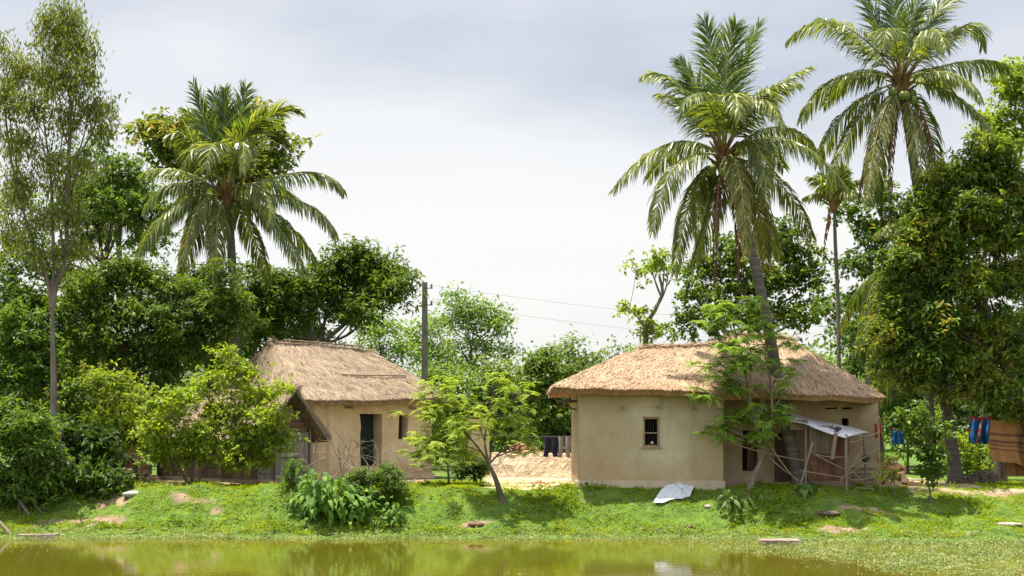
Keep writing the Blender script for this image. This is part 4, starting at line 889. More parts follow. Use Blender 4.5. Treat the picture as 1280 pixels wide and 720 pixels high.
solo(mb, 'clothesline', M['iron'], 'thin line with trousers strung from the mud wall stub to the right house', 'clothesline', PX(700, 546, Yt))
# leaning poles in the water at the left
for (a_, b_, r_, lab) in (((36, 645, 8, 606), None, .05, 'thick bare pole leaning at the water edge, middle of the three'), ((50, 640, 24, 610), None, .035, 'thin bare pole leaning on the bank, rightmost of the three'), ((12, 668, -14, 640), None, .045, 'bare pole leaning over the water at the left picture edge')):
    p = G(a_[0], a_[1]); q = PX(a_[2], a_[3], p[1] + .3); p2 = p - (q - p) * .25; mb = MB(); mb.tube(smooth_path([p2, (p + q) / 2 + np.array([.02, 0, .02]), q], 7), r_, 7, wob=.06)
    solo(mb, 'leaning_pole', M['dry_stick'], lab, 'pole', p, 'poles leaning at the left bank')
#PART3
# ------------------------------------------------------------------ palms
palm('coconut_palm', 'tall coconut palm leaning left over the straw roof of the right house', 40.4, (905, 196),
     [(1003, 606), (992, 570), (975, 490), (962, 420), (948, 350), (930, 280)],
     [(835, 145, 767, 237, 0), (828, 180, 812, 295, -1), (860, 222, 846, 341, .6), (905, 240, 868, 330, .8), (920, 190, 922, 325, -1.6, 'o'), (952, 145, 946, 268, -1.4), (985, 138, 1053, 240, -.6), (988, 118, 1030, 190, .8),
      (978, 200, 1018, 294, .3), (945, 110, 1018, 78, .5), (915, 100, 950, 26, .2, 'y'), (900, 100, 880, 26, 0, 'y'), (886, 120, 852, 72, .4, 'y'), (850, 75, 806, 92, .2), (875, 85, 838, 165, -2.0), (906, 85, 908, 172, -2.4), (940, 90, 962, 178, -2.0), (960, 230, 965, 330, 1.0, 'o'), (930, 110, 985, 120, -1.4), (865, 110, 830, 105, 1.2), (900, 90, 915, 40, -.7, 'y'), (870, 210, 885, 300, 1.6), (945, 215, 985, 315, 1.2)],
     dead=[(893, 250, 893, 365, 0), (928, 260, 924, 350, .2)], nuts=4, tr=.19, Ll=.82)
palm('coconut_palm', 'tall coconut palm with nut clusters rising behind the dark mango tree at the right', 43.2, (1127, 102),
     [(1196, 606), (1190, 560), (1178, 470), (1165, 360), (1150, 260), (1140, 190)],
     [(1043, -14, 985, 52, 0), (1036, 66, 1004, 148, .4), (1046, 122, 1028, 200, .6), (1084, 150, 1072, 262, -1.2, 'o'), (1144, 180, 1143, 278, -1.2, 'o'), (1217, 62, 1260, 82, 0), (1204, 108, 1238, 182, -.6), (1192, 78, 1210, 136, -1.2), (1230, -16, 1236, 52, .6),
      (1130, 30, 1165, -30, 0, 'y'), (1124, 30, 1112, -38, .3, 'y'), (1100, 35, 1075, -22, .2, 'y'), (1152, 25, 1205, -18, .4), (1100, 12, 1082, 82, -2.0), (1150, 15, 1152, 88, -2.4), (1180, 30, 1225, 20, 1.0), (1070, 30, 1040, 10, 1.2), (1170, 140, 1190, 235, .8), (1100, 160, 1110, 250, 1.0), (1065, 130, 1045, 235, 1.0)],
     dead=[(1110, 150, 1109, 285, -.3), (1160, 140, 1171, 215, 0), (1085, 170, 1076, 250, .3)], nuts=9, tr=.19, Ll=.82)
palm('coconut_palm', 'broad coconut palm standing behind the left house and its dark mango', 52, (283, 245),
     [(296, 470), (294, 400), (290, 330), (287, 280)],
     [(405, 188, 430, 240, 0), (398, 234, 422, 298, -.6), (352, 262, 384, 346, -.8), (348, 250, 392, 325, .8), (272, 268, 283, 362, -1.5, 'o'), (248, 238, 238, 338, -1.4, 'o'), (214, 236, 180, 326, -.8), (206, 238, 168, 314, .5), (202, 206, 180, 264, 0), (216, 194, 172, 214, .6), (240, 150, 214, 178, -.6),
      (262, 170, 242, 106, 0, 'y'), (282, 175, 279, 110, .2, 'y'), (291, 180, 306, 108, .2, 'y'), (328, 118, 374, 140, 0), (318, 140, 318, 228, -2.2), (284, 148, 276, 226, -2.6), (342, 212, 350, 288, -2.0), (256, 160, 246, 218, -1.8), (300, 150, 345, 160, -1), (310, 270, 330, 350, 1.2), (235, 270, 215, 345, 1.2), (270, 160, 262, 112, .6, 'y'), (262, 150, 225, 130, 1)],
     dead=[(265, 300, 262, 350, 0)], nuts=6, tr=.19, Ll=.95, flare=False, w=.052)
palm('small_palm', 'smaller palm crown behind the pale trees left of the broad coconut palm', 62, (148, 275), [(150, 480), (150, 380)], palm_fronds((148, 275), 18, 72, 4), nuts=0, tr=.17, Ll=.9, extra_back=0, nl=50, flare=False, w=.055)
palm('small_palm', 'low palm with long drooping fronds between the right house and the dark mango', 46, (1150, 318), [(1165, 560), (1158, 430)], [(1090, 300, 1072, 440, 0), (1100, 310, 1090, 470, .5), (1080, 330, 1058, 410, .8), (1110, 330, 1108, 500, -.3), (1120, 290, 1098, 545, .4), (1200, 300, 1225, 420, .5), (1180, 330, 1190, 470, -.5), (1130, 260, 1100, 290, .5), (1165, 250, 1180, 230, .3), (1125, 340, 1130, 440, 0)], nuts=0, tr=.18, Ll=.75, extra_back=1, flare=False)
palm('areca_palm', 'very thin betel palm with small crown between the two tall coconut palms', 53, (1043, 246), [(1049, 500), (1048, 400), (1044, 300)], palm_fronds((1043, 246), 11, 46, 2, lo=-.2), dead=[(1034, 275, 1030, 312, 0)], nuts=0, tr=.085, Ll=.55, extra_back=0, nl=36, flare=False, w=.06)

# ------------------------------------------------------------------ trees
def B(px, Y, dz=-.15): x = (px - 640) / FPX * Y; return (x, Y, float(gz(x, Y)) + dz)
def TP(Y, *pts): return [PX(a, b, Y + (c[0] if c else 0)) for a, b, *c in pts]
def atree(name, label, px, Y, trunk, clumps, cat='tree', trunk2=None, **kw):
    b = B(px, Y); tr_ = [np.array(b)] + TP(Y, *trunk)
    return tree(name, label, cat, b, tr_, cl(Y, *clumps), bark=kw.pop('bark', 'bark_dark'), lmat=kw.pop('lmat'), leaf=kw.pop('leaf', 2), trunk2=[(TP(Y, *q), r) for q, r in (trunk2 or [])], **kw)

atree('slender_tree', 'tall slender tree with pale forked stems and drooping wispy leaves at the left', 68, 44, [(67, 470), (65, 385)],
      [(85, 22, 24, 22, 26), (72, 55, 30, 22, 26), (100, 60, 20, 18, 18), (98, 95, 30, 20, 26), (62, 95, 28, 20, 24), (22, 85, 22, 18, 18), (8, 120, 24, 22, 22), (38, 130, 26, 18, 20), (112, 135, 22, 14, 14), (80, 150, 22, 18, 16), (125, 160, 20, 14, 12), (20, 180, 30, 20, 22), (60, 200, 28, 18, 18), (100, 205, 26, 16, 14), (30, 230, 28, 20, 20), (5, 60, 15, 15, 8), (80, 235, 24, 16, 12), (40, 275, 26, 16, 12), (8, 260, 20, 24, 14), (95, 270, 20, 12, 8), (18, 300, 24, 14, 12), (50, 315, 24, 12, 10), (100, 310, 22, 12, 8), (70, 265, 22, 12, 8), (130, 130, 14, 10, 7), (55, 30, 12, 12, 6)],
      trunk2=[([(65, 385), (60, 352), (40, 300), (14, 200), (4, 110)], .075), ([(65, 385), (70, 358), (82, 320), (85, 230), (88, 120), (86, 20)], .095), ([(66, 370), (67, 310), (63, 220), (52, 130)], .06), ([(60, 350), (40, 330), (22, 280)], .04)],
      bark='bark_grey', lmat='leaf_euc', style='hang', leaf=3, L=.17, Wd=.034, k=8, spread=.11, sub=.17, tr=.13, group=None, dens=1.0, nsc=1.9)
atree('broadleaf_tree', 'tree with yellow tipped leaves rising behind the broad coconut palm', 268, 63, [(266, 420), (268, 300), (270, 240)],
      [(188, 158, 20, 12, 12), (208, 180, 26, 16, 18), (232, 160, 26, 14, 16), (225, 200, 26, 18, 18), (330, 160, 20, 16, 12), (340, 195, 20, 14, 12), (318, 215, 22, 18, 14), (310, 150, 18, 14, 12), (262, 200, 26, 22, 18), (300, 240, 30, 20, 14), (345, 172, 10, 8, 5), (290, 160, 20, 16, 10)],
      lmat='leaf_yellowtip', L=.30, Wd=.13, k=7, leaf=3, sub=.4, tr=.22)
atree('broadleaf_tree', 'mid green spreading tree between the slender tree and the broad palm', 128, 58, [(128, 420), (130, 330)],
      [(150, 205, 22, 12, 12), (172, 228, 30, 18, 20), (120, 230, 30, 18, 20), (145, 255, 36, 18, 20), (190, 258, 22, 20, 14), (100, 255, 26, 18, 14), (112, 188, 20, 8, 9), (95, 300, 34, 22, 18), (60, 330, 30, 22, 16), (30, 300, 32, 20, 14), (5, 330, 30, 24, 14), (75, 270, 26, 18, 12), (30, 250, 22, 14, 8), (190, 300, 30, 20, 14)],
      lmat='leaf_mid', L=.18, Wd=.07, k=9, leaf=3, sub=.35, tr=.2)
atree('mango_tree', 'dense dark mango tree left of the straw roofed left house', 132, 48, [(132, 520), (138, 450), (150, 410)],
      [(120, 355, 34, 18, 24), (165, 345, 40, 18, 28), (215, 360, 38, 18, 26), (255, 385, 26, 20, 18), (100, 385, 30, 20, 22), (150, 385, 40, 22, 28), (200, 395, 40, 22, 28), (245, 420, 30, 22, 20), (120, 420, 36, 22, 22), (175, 430, 40, 22, 24), (225, 450, 34, 20, 18), (140, 465, 38, 22, 18), (90, 450, 30, 24, 16), (268, 410, 14, 14, 8), (286, 372, 22, 16, 12), (292, 405, 24, 20, 14), (278, 340, 16, 10, 6), (190, 470, 40, 18, 14), (150, 330, 26, 10, 10)],
      trunk2=[([(138, 450), (170, 420), (210, 400), (240, 400)], .1), ([(140, 440), (115, 400), (105, 370)], .09)],
      lmat='leaf_mango', L=.19, Wd=.055, k=9, leaf=4, sub=.26, tr=.2)
atree('mango_tree', 'dark dome shaped mango on many curved stems right of the broad palm', 402, 57, [(402, 470), (398, 430)],
      [(440, 318, 28, 14, 18), (465, 335, 34, 18, 24), (490, 352, 24, 16, 18), (430, 345, 36, 20, 24), (395, 350, 32, 18, 20), (470, 370, 36, 18, 22), (415, 375, 40, 20, 22), (360, 355, 30, 20, 18), (340, 385, 34, 22, 18), (320, 350, 24, 22, 14), (375, 390, 36, 18, 18), (330, 415, 34, 18, 14), (300, 390, 28, 30, 14), (500, 350, 12, 10, 6), (445, 395, 26, 12, 10), (295, 430, 24, 18, 8)],
      trunk2=[([(398, 432), (405, 405), (415, 370)], .1), ([(400, 432), (425, 410), (450, 390), (475, 365)], .1), ([(398, 430), (380, 400), (360, 370)], .1), ([(402, 432), (440, 415), (462, 385)], .07)],
      lmat='leaf_mango', L=.24, Wd=.07, k=9, leaf=4, sub=.32, tr=.22)
atree('mango_tree', 'large dark mango with rusty new leaves filling the right side', 1300, 42, [(1285, 520), (1250, 440), (1230, 380)],
      [(1200, 225, 34, 18, 26), (1245, 215, 34, 20, 26), (1275, 240, 24, 22, 18), (1170, 255, 30, 20, 24), (1215, 265, 36, 20, 28), (1150, 290, 22, 16, 16), (1255, 290, 34, 24, 24), (1190, 305, 34, 20, 26), (1130, 325, 22, 14, 14), (1160, 345, 34, 20, 26), (1215, 350, 36, 22, 26), (1265, 350, 28, 26, 20), (1130, 380, 30, 20, 22), (1175, 395, 36, 20, 26), (1230, 405, 36, 22, 24), (1110, 415, 22, 16, 14), (1150, 435, 34, 20, 22), (1200, 450, 34, 18, 22), (1260, 430, 26, 24, 16), (1120, 455, 26, 16, 14), (1255, 480, 28, 20, 14), (1210, 485, 30, 14, 14), (1140, 475, 26, 12, 12), (1275, 510, 18, 14, 8), (1240, 185, 20, 12, 10)],
      trunk2=[([(1310, 430), (1265, 415), (1250, 405), (1238, 375)], .07), ([(1250, 440), (1200, 420), (1150, 400)], .09), ([(1235, 400), (1200, 340), (1180, 290)], .08), ([(1230, 385), (1245, 310), (1240, 250)], .08)],
      lmat='leaf_mango_r', L=.18, Wd=.058, k=9, leaf=4, sub=.27, tr=.28, dens=1.55)
atree('broadleaf_tree', 'lighter green tree above the dark mango at the right picture edge', 1290, 50, [(1285, 420), (1275, 250), (1268, 180)],
      [(1262, 105, 22, 16, 16), (1285, 130, 26, 26, 20), (1248, 150, 22, 16, 16), (1270, 175, 30, 16, 18), (1282, 85, 14, 12, 8), (1240, 170, 16, 10, 8)],
      lmat='leaf_bright', L=.18, Wd=.075, k=8, leaf=3, sub=.3, tr=.16)
atree('round_tree', 'round crowned olive green tree behind the right house roof', 935, 60, [(935, 480), (938, 420), (940, 380)],
      [(880, 335, 24, 18, 16), (915, 312, 34, 18, 20), (960, 300, 34, 16, 20), (995, 315, 26, 18, 16), (885, 370, 34, 20, 18), (930, 350, 36, 22, 22), (975, 345, 36, 22, 22), (870, 405, 30, 20, 14), (915, 395, 40, 22, 18), (965, 390, 38, 22, 18), (1010, 355, 26, 22, 14), (1005, 395, 30, 22, 14), (985, 285, 16, 8, 6)],
      lmat='leaf_mango_r', L=.17, Wd=.10, k=8, leaf=4, sub=.32, tr=.25)
atree('broadleaf_tree', 'leafy green tree standing behind the betel palm', 1085, 57, [(1085, 480), (1085, 400), (1088, 330)],
      [(1060, 260, 20, 12, 10), (1085, 285, 26, 16, 14), (1105, 245, 20, 16, 12), (1110, 300, 28, 20, 16), (1075, 325, 26, 16, 14), (1110, 350, 28, 20, 16), (1070, 375, 24, 14, 10), (1100, 395, 28, 16, 12), (1060, 420, 26, 14, 8), (1030, 385, 22, 12, 7), (1125, 270, 20, 20, 12), (1085, 435, 30, 16, 10)],
      lmat='leaf_mid', L=.2, Wd=.09, k=8, leaf=3, sub=.35, tr=.16, bark='bark_grey')
atree('spindly_tree', 'spindly crooked tree with few leaf tufts above the right roof', 808, 56, [(808, 440), (806, 412), (820, 385), (828, 365), (824, 345)],
      [(812, 330, 22, 8, 7), (832, 322, 12, 9, 5), (795, 340, 14, 5, 4), (786, 385, 12, 6, 4), (800, 392, 10, 8, 4), (818, 408, 14, 7, 5), (830, 418, 12, 7, 4), (803, 415, 10, 6, 3), (835, 340, 8, 8, 3)],
      trunk2=[([(806, 412), (798, 398), (786, 385)], .04)], bark='bark_grey', lmat='leaf_bright', L=.2, Wd=.085, k=8, leaf=2, sub=.26, tr=.12, limb_r=.2, fork=.5)
far = [('far_tree', 'tallest pale green tree between the two houses, right of the power pole', 592, 84, [(590, 480), (588, 430)], [(575, 382, 16, 12, 16), (600, 385, 18, 10, 16), (560, 405, 20, 14, 16), (590, 405, 24, 14, 20), (620, 410, 18, 14, 16), (575, 430, 26, 14, 18), (610, 435, 26, 14, 18), (635, 440, 14, 14, 10), (595, 455, 34, 12, 18), (560, 450, 16, 14, 8), (625, 395, 10, 8, 5), (568, 368, 10, 6, 5)], 'leaf_far'),
       ('far_tree', 'pale tree left of the power pole above the left roof', 480, 80, [(478, 500), (476, 440)], [(470, 395, 18, 10, 10), (485, 410, 20, 12, 12), (460, 418, 18, 12, 10), (480, 435, 26, 12, 14), (450, 440, 18, 10, 8), (505, 440, 18, 12, 10), (480, 460, 30, 10, 8)], 'leaf_far'),
       ('far_tree', 'pale tree directly behind the power pole', 530, 82, [(530, 500), (530, 450)], [(520, 425, 18, 12, 12), (540, 415, 18, 12, 12), (545, 440, 22, 12, 14), (520, 450, 24, 12, 12), (555, 460, 24, 12, 12), (530, 470, 30, 10, 10), (505, 410, 10, 8, 4)], 'leaf_far'),
       ('far_tree', 'light green tree left of the right house, behind the darker one', 720, 78, [(715, 500), (712, 460)], [(685, 445, 20, 10, 10), (710, 440, 14, 10, 8), (700, 460, 30, 10, 12), (735, 450, 16, 8, 8), (770, 443, 22, 6, 9), (795, 440, 16, 5, 6), (745, 462, 30, 10, 12), (718, 428, 8, 8, 4)], 'leaf_farmid')]
for nm, lab, px_, Y_, trk, cs, lm in far:
    atree(nm, lab, px_, Y_, trk, cs, bark='bark_grey', lmat=lm, L=.22, Wd=.10, k=8, leaf=3, style='scatter', spread=.22, sub=.32, tr=.15, nsc=1.5, group='pale trees far behind the yard')
atree('broadleaf_tree', 'dark green tree beside the left corner of the right house', 690, 57, [(690, 540), (690, 490)],
      [(672, 455, 20, 14, 14), (700, 470, 24, 16, 16), (665, 485, 22, 16, 14), (690, 505, 28, 18, 18), (715, 500, 20, 18, 14), (670, 525, 24, 16, 12), (700, 540, 28, 16, 12), (720, 470, 14, 12, 8), (725, 540, 16, 16, 8)],
      lmat='leaf_mango', L=.2, Wd=.085, k=8, leaf=4, sub=.3, tr=.14)
for lab, px_, Y_, cs, lm in [('rounded green bush behind the leaning tree', 640, 62, [(625, 470, 20, 12, 10), (645, 480, 22, 14, 12), (615, 495, 24, 14, 12), (640, 510, 28, 16, 14), (610, 525, 24, 16, 10), (645, 535, 30, 14, 10)], 'leaf_farmid'),
                             ('light bush behind the right end of the left roof', 560, 62, [(550, 475, 24, 10, 10), (575, 480, 24, 14, 12), (545, 500, 20, 14, 10), (575, 510, 28, 16, 12), (560, 530, 30, 14, 10), (598, 505, 18, 14, 8)], 'leaf_far')]:
    atree('shrub', lab, px_, Y_, [(px_, 540), (px_, 520)], cs, cat='shrub', lmat=lm, L=.2, Wd=.09, k=8, leaf=4, style='scatter', spread=.22, sub=.3, tr=.07)

# dark trees closing the view low down behind the houses
for lab, px_, Y_, cs in [('dark leafy tree behind the slender tree at the left edge', 30, 60, [(10, 370, 34, 24, 18), (50, 385, 34, 22, 18), (5, 420, 34, 26, 18), (50, 430, 36, 24, 18), (20, 470, 40, 24, 16), (60, 480, 36, 24, 14)]),
                         ('dark leafy tree filling the gap left of the dark mango', 95, 61, [(90, 350, 26, 18, 12), (85, 400, 34, 24, 18), (100, 440, 36, 26, 18), (85, 490, 36, 24, 14)]),
                         ('dark leafy tree between the dark mango and the broad palm trunk', 255, 62, [(240, 350, 26, 16, 12), (265, 370, 28, 20, 14), (250, 405, 34, 22, 16), (285, 400, 26, 22, 14), (270, 440, 36, 24, 14), (230, 440, 30, 24, 12)]),
                         ('dark leafy tree low behind the ridge of the left roof', 330, 63, [(320, 400, 30, 20, 14), (350, 420, 34, 16, 14), (390, 425, 30, 12, 10), (320, 440, 36, 18, 10)]),
                         ('dark leafy tree behind the low drooping palm', 1100, 62, [(1075, 400, 26, 20, 12), (1110, 420, 30, 24, 14), (1080, 450, 32, 22, 14), (1130, 460, 32, 26, 14), (1160, 480, 32, 26, 12), (1110, 495, 30, 22, 10)]),
                         ('dark leafy tree behind the thick trunk at the right', 1220, 62, [(1200, 430, 30, 26, 14), (1240, 450, 32, 26, 14), (1280, 470, 28, 30, 14), (1200, 490, 34, 24, 12), (1250, 500, 34, 24, 12)])]:
    atree('broadleaf_tree', lab, px_, Y_, [(px_, 520), (px_ + 3, 460)], cs, lmat='leaf_dark', L=.26, Wd=.10, k=8, leaf=4, sub=.4, tr=.2, group='dark trees closing the view behind the houses')
for lab, px_, Y_, cs in [('dark tree just past the right picture edge', 1400, 50, [(1340, 300, 50, 34, 24), (1390, 260, 50, 34, 24), (1440, 310, 50, 36, 24), (1360, 370, 56, 34, 24), (1430, 390, 56, 34, 24), (1390, 450, 60, 34, 20)]),
                         ('dark tree just past the left picture edge', -90, 50, [(-40, 330, 44, 30, 20), (-90, 300, 50, 32, 24), (-140, 340, 50, 34, 24), (-60, 400, 50, 34, 22), (-120, 420, 56, 34, 22), (-70, 480, 56, 34, 20)])]:
    atree('broadleaf_tree', lab, px_, Y_, [(px_, 520), (px_ + 3, 400)], cs, lmat='leaf_mango', L=.24, Wd=.09, k=8, leaf=4, sub=.35, tr=.22)
# feathery trees and near shrubs
atree('feathery_tree', 'feathery tree with curved pale trunk in front of the right house', 934, 39.15, [(944, 592), (953, 572), (956, 556)],
      [(905, 385, 26, 10, 9), (930, 375, 16, 7, 5), (900, 405, 22, 9, 7), (945, 405, 24, 9, 7), (915, 430, 32, 10, 11), (955, 430, 30, 10, 10), (900, 452, 26, 10, 8), (940, 455, 30, 10, 10), (975, 460, 16, 9, 6), (925, 480, 28, 9, 8), (880, 492, 14, 7, 4), (955, 510, 26, 9, 8), (925, 520, 28, 9, 9), (905, 540, 18, 9, 6), (950, 535, 24, 9, 6), (975, 520, 14, 8, 5), (935, 552, 20, 7, 4), (980, 485, 12, 8, 3)],
      trunk2=[([(956, 556), (942, 520), (934, 480), (926, 440), (915, 400)], .045), ([(956, 556), (965, 520), (962, 470), (958, 430)], .045), ([(950, 560), (930, 545), (908, 535)], .028)],
      bark='bark_grey', lmat='leaf_feather_g', style='pinnate', leaf=1, L=.46, Wd=.09, k=10, sub=.2, tr=.10, dens=1.15, limb_r=.1)
atree('feathery_tree', 'small leaning feathery tree on the grass slope between the houses', 630, 39.15, [(620, 600), (610, 578)],
      [(612, 500, 30, 10, 9), (640, 492, 22, 9, 7), (590, 515, 26, 10, 9), (632, 520, 30, 10, 10), (600, 535, 26, 9, 8), (650, 540, 18, 8, 6), (578, 535, 22, 9, 7), (620, 478, 22, 8, 6), (585, 492, 20, 8, 6), (660, 555, 14, 6, 4), (570, 552, 16, 8, 5), (640, 560, 12, 5, 3), (652, 508, 14, 9, 4)],
      trunk2=[([(610, 578), (598, 560), (585, 545), (572, 530)], .035), ([(610, 578), (606, 550), (612, 515), (622, 480)], .035), ([(611, 580), (630, 562), (648, 556), (660, 548)], .028), ([(612, 576), (618, 545), (635, 515)], .028)],
      bark='bark_dark', lmat='leaf_feather', style='pinnate', leaf=1, L=.38, Wd=.085, k=6, sub=.2, tr=.10, limb_r=.1)
atree('feathery_tree', 'bushy yellow green feathery sapling at the right end of the left house', 562, 41.5, [(560, 585), (558, 560)],
      [(540, 490, 20, 8, 6), (560, 500, 22, 8, 6), (538, 515, 18, 9, 7), (562, 525, 24, 9, 8), (535, 545, 20, 9, 8), (560, 550, 26, 9, 9), (545, 572, 22, 8, 7), (578, 570, 18, 8, 6), (525, 565, 14, 7, 5), (552, 478, 14, 6, 3)],
      bark='bark_grey', lmat='leaf_feather', style='pinnate', leaf=3, L=.42, Wd=.085, k=5, sub=.2, tr=.04, limb_r=.05)
atree('leafy_shrub', 'large bright green bush in front of the bamboo shed', 240, 41.6, [(240, 590), (242, 560)],
      [(300, 468, 24, 12, 10), (265, 480, 26, 12, 12), (320, 495, 26, 12, 13), (225, 498, 30, 12, 14), (280, 512, 34, 14, 18), (335, 520, 26, 12, 12), (205, 530, 28, 14, 15), (250, 540, 34, 14, 18), (310, 545, 32, 14, 16), (352, 550, 18, 9, 8), (195, 562, 22, 12, 10), (235, 570, 32, 12, 15), (290, 572, 34, 12, 14), (335, 572, 18, 8, 6), (285, 445, 12, 10, 4), (345, 482, 14, 8, 4), (190, 510, 12, 8, 4), (180, 545, 10, 8, 3)],
      trunk2=[([(245, 606), (265, 570), (290, 530)], .05), ([(236, 606), (215, 570), (205, 530)], .05)], cat='shrub', lmat='leaf_bright', L=.135, Wd=.06, k=7, leaf=3, sub=.2, tr=.07, dens=1.4)
for lab, px_, Y_, cs, lm, L_, W_, kk in [
    ('tall bright leafed shrub left of the dark mango trunk', 28, 46, [(20, 395, 26, 16, 12), (45, 420, 24, 16, 12), (10, 430, 22, 18, 12), (30, 460, 32, 18, 16), (5, 475, 22, 20, 10), (70, 450, 16, 16, 8)], 'leaf_mid', .2, .07, 8),
    ('olive shrub behind the slender trunk', 100, 45.5, [(90, 480, 30, 18, 14), (115, 500, 30, 18, 14), (80, 510, 26, 18, 12), (140, 505, 24, 16, 10)], 'leaf_mango_r', .17, .06, 8),
    ('broad leafed dark shrub beside the slender trunk on the left bank', 95, 42.2, [(70, 545, 30, 14, 14), (110, 550, 30, 14, 14), (90, 575, 34, 14, 14), (128, 580, 24, 14, 10), (75, 600, 34, 14, 12), (120, 610, 30, 12, 10), (145, 605, 18, 14, 7)], 'leaf_dark', .24, .09, 7),
    ('dense dark shrub hanging over the left bank above the leaning poles', 75, 40.6, [(60, 590, 26, 12, 12), (95, 600, 28, 12, 12), (75, 618, 26, 10, 10), (120, 612, 26, 10, 10), (140, 598, 16, 10, 6), (105, 632, 18, 6, 6)], 'leaf_dark', .2, .08, 8),
    ('drooping green shrub at the left water edge', 25, 39.6, [(5, 615, 24, 10, 8), (40, 618, 20, 9, 7), (10, 520, 30, 18, 14), (38, 530, 26, 14, 12), (15, 555, 32, 16, 16), (48, 565, 24, 14, 10), (8, 590, 26, 16, 12), (35, 600, 26, 12, 10), (55, 600, 20, 14, 8)], 'leaf_mid', .19, .055, 8),
    ('bright shrub growing into the bamboo shed roof', 150, 45, [(140, 470, 22, 12, 10), (155, 495, 26, 14, 12), (130, 520, 24, 14, 10), (160, 530, 22, 12, 10), (150, 555, 24, 12, 8)], 'leaf_bright', .14, .055, 7),
    ('thick dark bush under the mango at the left', 140, 47.5, [(60, 520, 34, 20, 12), (110, 530, 36, 22, 14), (150, 545, 30, 20, 10), (70, 560, 40, 20, 12), (120, 575, 30, 14, 8), (5, 500, 30, 24, 10), (180, 500, 20, 20, 6)], 'leaf_dark', .22, .085, 8),
    ('green shrub behind the hanging cloths at the right', 1225, 50, [(1205, 560, 22, 12, 10), (1230, 570, 26, 14, 12), (1255, 555, 22, 14, 8), (1210, 580, 24, 10, 8), (1240, 585, 22, 8, 6), (1160, 520, 26, 14, 8), (1180, 545, 26, 14, 8)], 'leaf_bright', .14, .06, 7),
    ('dark bush behind the right end of the right house', 1135, 52, [(1130, 500, 26, 18, 12), (1165, 500, 28, 18, 12), (1120, 530, 24, 16, 10), (1195, 505, 28, 18, 12), (1240, 510, 34, 18, 12), (1280, 520, 26, 24, 10), (1275, 560, 30, 20, 8)], 'leaf_dark', .2, .08, 8)]:
    atree('shrub', lab, px_, Y_, [(px_, 560), (px_ + 4, 535)], cs, cat='shrub', lmat=lm, L=L_, Wd=W_, k=kk, leaf=4, sub=.24, tr=.06, group='shrubs round the pond')
atree('sapling', 'thin leafy sapling on the right bank in front of the thick trunk', 1166, 39.2, [(1160, 600), (1155, 570), (1152, 530)],
      [(1150, 515, 16, 7, 4), (1140, 530, 18, 8, 5), (1160, 540, 18, 9, 6), (1148, 560, 18, 9, 6), (1170, 565, 14, 9, 5), (1160, 585, 14, 9, 5), (1175, 595, 12, 9, 4), (1125, 520, 10, 5, 2), (1178, 535, 12, 6, 3)],
      trunk2=[([(1166, 610), (1172, 585), (1176, 550)], .016)], lmat='leaf_mid', L=.15, Wd=.09, k=7, leaf=2, sub=.14, tr=.03, bark='bark_grey', limb_r=.02)
atree('sapling', 'light green weed stems among the sticks right of the shelter', 1118, 39.4, [(1118, 590), (1116, 570)], [(1110, 575, 12, 7, 4), (1125, 570, 12, 7, 4), (1118, 590, 14, 7, 4), (1105, 595, 10, 6, 3)], lmat='leaf_bright', L=.10, Wd=.05, k=6, leaf=2, sub=.12, tr=.012, limb_r=.01, bark='bark_grey')
# plants on the slope before the left house
def big_leaf_plant(lab, items, Y, L, Wd, n, lm, seed=1, h=.5):
    px_ = np.mean([i[0] for i in items]); b = B(px_, Y, 0); root = thing('broadleaf_weed', lab, 'plant', b, 'weeds on the grass slope'); lb, sb_ = MB(), MB()
    for (px0, py0, rx, ry) in items:
        c = PX(px0, py0, Y); s_ = Y / FPX; k = max(4, int(n * rx * ry / 600))
        P = sub_points(c, (rx * s_, rx * s_ * .8, ry * s_), k, .5); gx = c[:2] + (P[:, :2] - c[:2]) * .35
        for p, g_ in zip(P, gx): sb_.tube(bez((g_[0], g_[1], float(gz(g_[0], g_[1]))), (g_[0], g_[1], p[2]), p, 5), [.012, .01, .008, .007, .005], 3)
        D = P - c; D[:, 1] -= .1; D[:, 2] = -np.abs(D[:, 2]) * .3 - .12 * L; D = norm(D + RNG.normal(size=D.shape) * .06)
        Q = np.repeat(P, 4, 0) + RNG.normal(size=(4 * k, 3)) * L * .5; D = norm(np.repeat(D, 4, 0) + RNG.normal(size=(4 * k, 3)) * .45); m = len(Q)
        Nn = RNG.normal(size=(m, 3)) * .35; Nn[:, 2] += .8; Nn[:, 1] -= .5; S = norm(np.cross(D, Nn)); Nn = np.cross(S, D); L_ = L * RNG.uniform(.6, 1.2, m)[:, None]; W_ = Wd * RNG.uniform(.7, 1.2, m)[:, None]
        c0_, c1_, c2_, c3_ = Q, Q + D * L_ * .35 , Q + D * L_ * .72, Q + D * L_; c2_ = c2_ - np.array([0, 0, .06]) * L_ / .3; c3_ = c3_ - np.array([0, 0, .16]) * L_ / .3
        V = np.stack([c0_, c1_ + S * W_ / 2 + Nn * W_ * .15, c1_, c1_ - S * W_ / 2 + Nn * W_ * .15, c2_ + S * W_ * .4 + Nn * W_ * .12, c2_, c2_ - S * W_ * .4 + Nn * W_ * .12, c3_], 1).reshape(-1, 3)
        o = (np.arange(m) * 8)[:, None]
        lb.add(V, (o[:, None] + np.array([[0, 1, 2], [0, 2, 3], [4, 7, 5], [5, 7, 6]])[None]).reshape(-1, 3), 0, True); lb.add(V, (o[:, None] + np.array([[1, 4, 5, 2], [2, 5, 6, 3]])[None]).reshape(-1, 4), 0, True)
    sb_.build('stem', M['leaf_mid'], root); lb.build('foliage', M[lm], root); return root
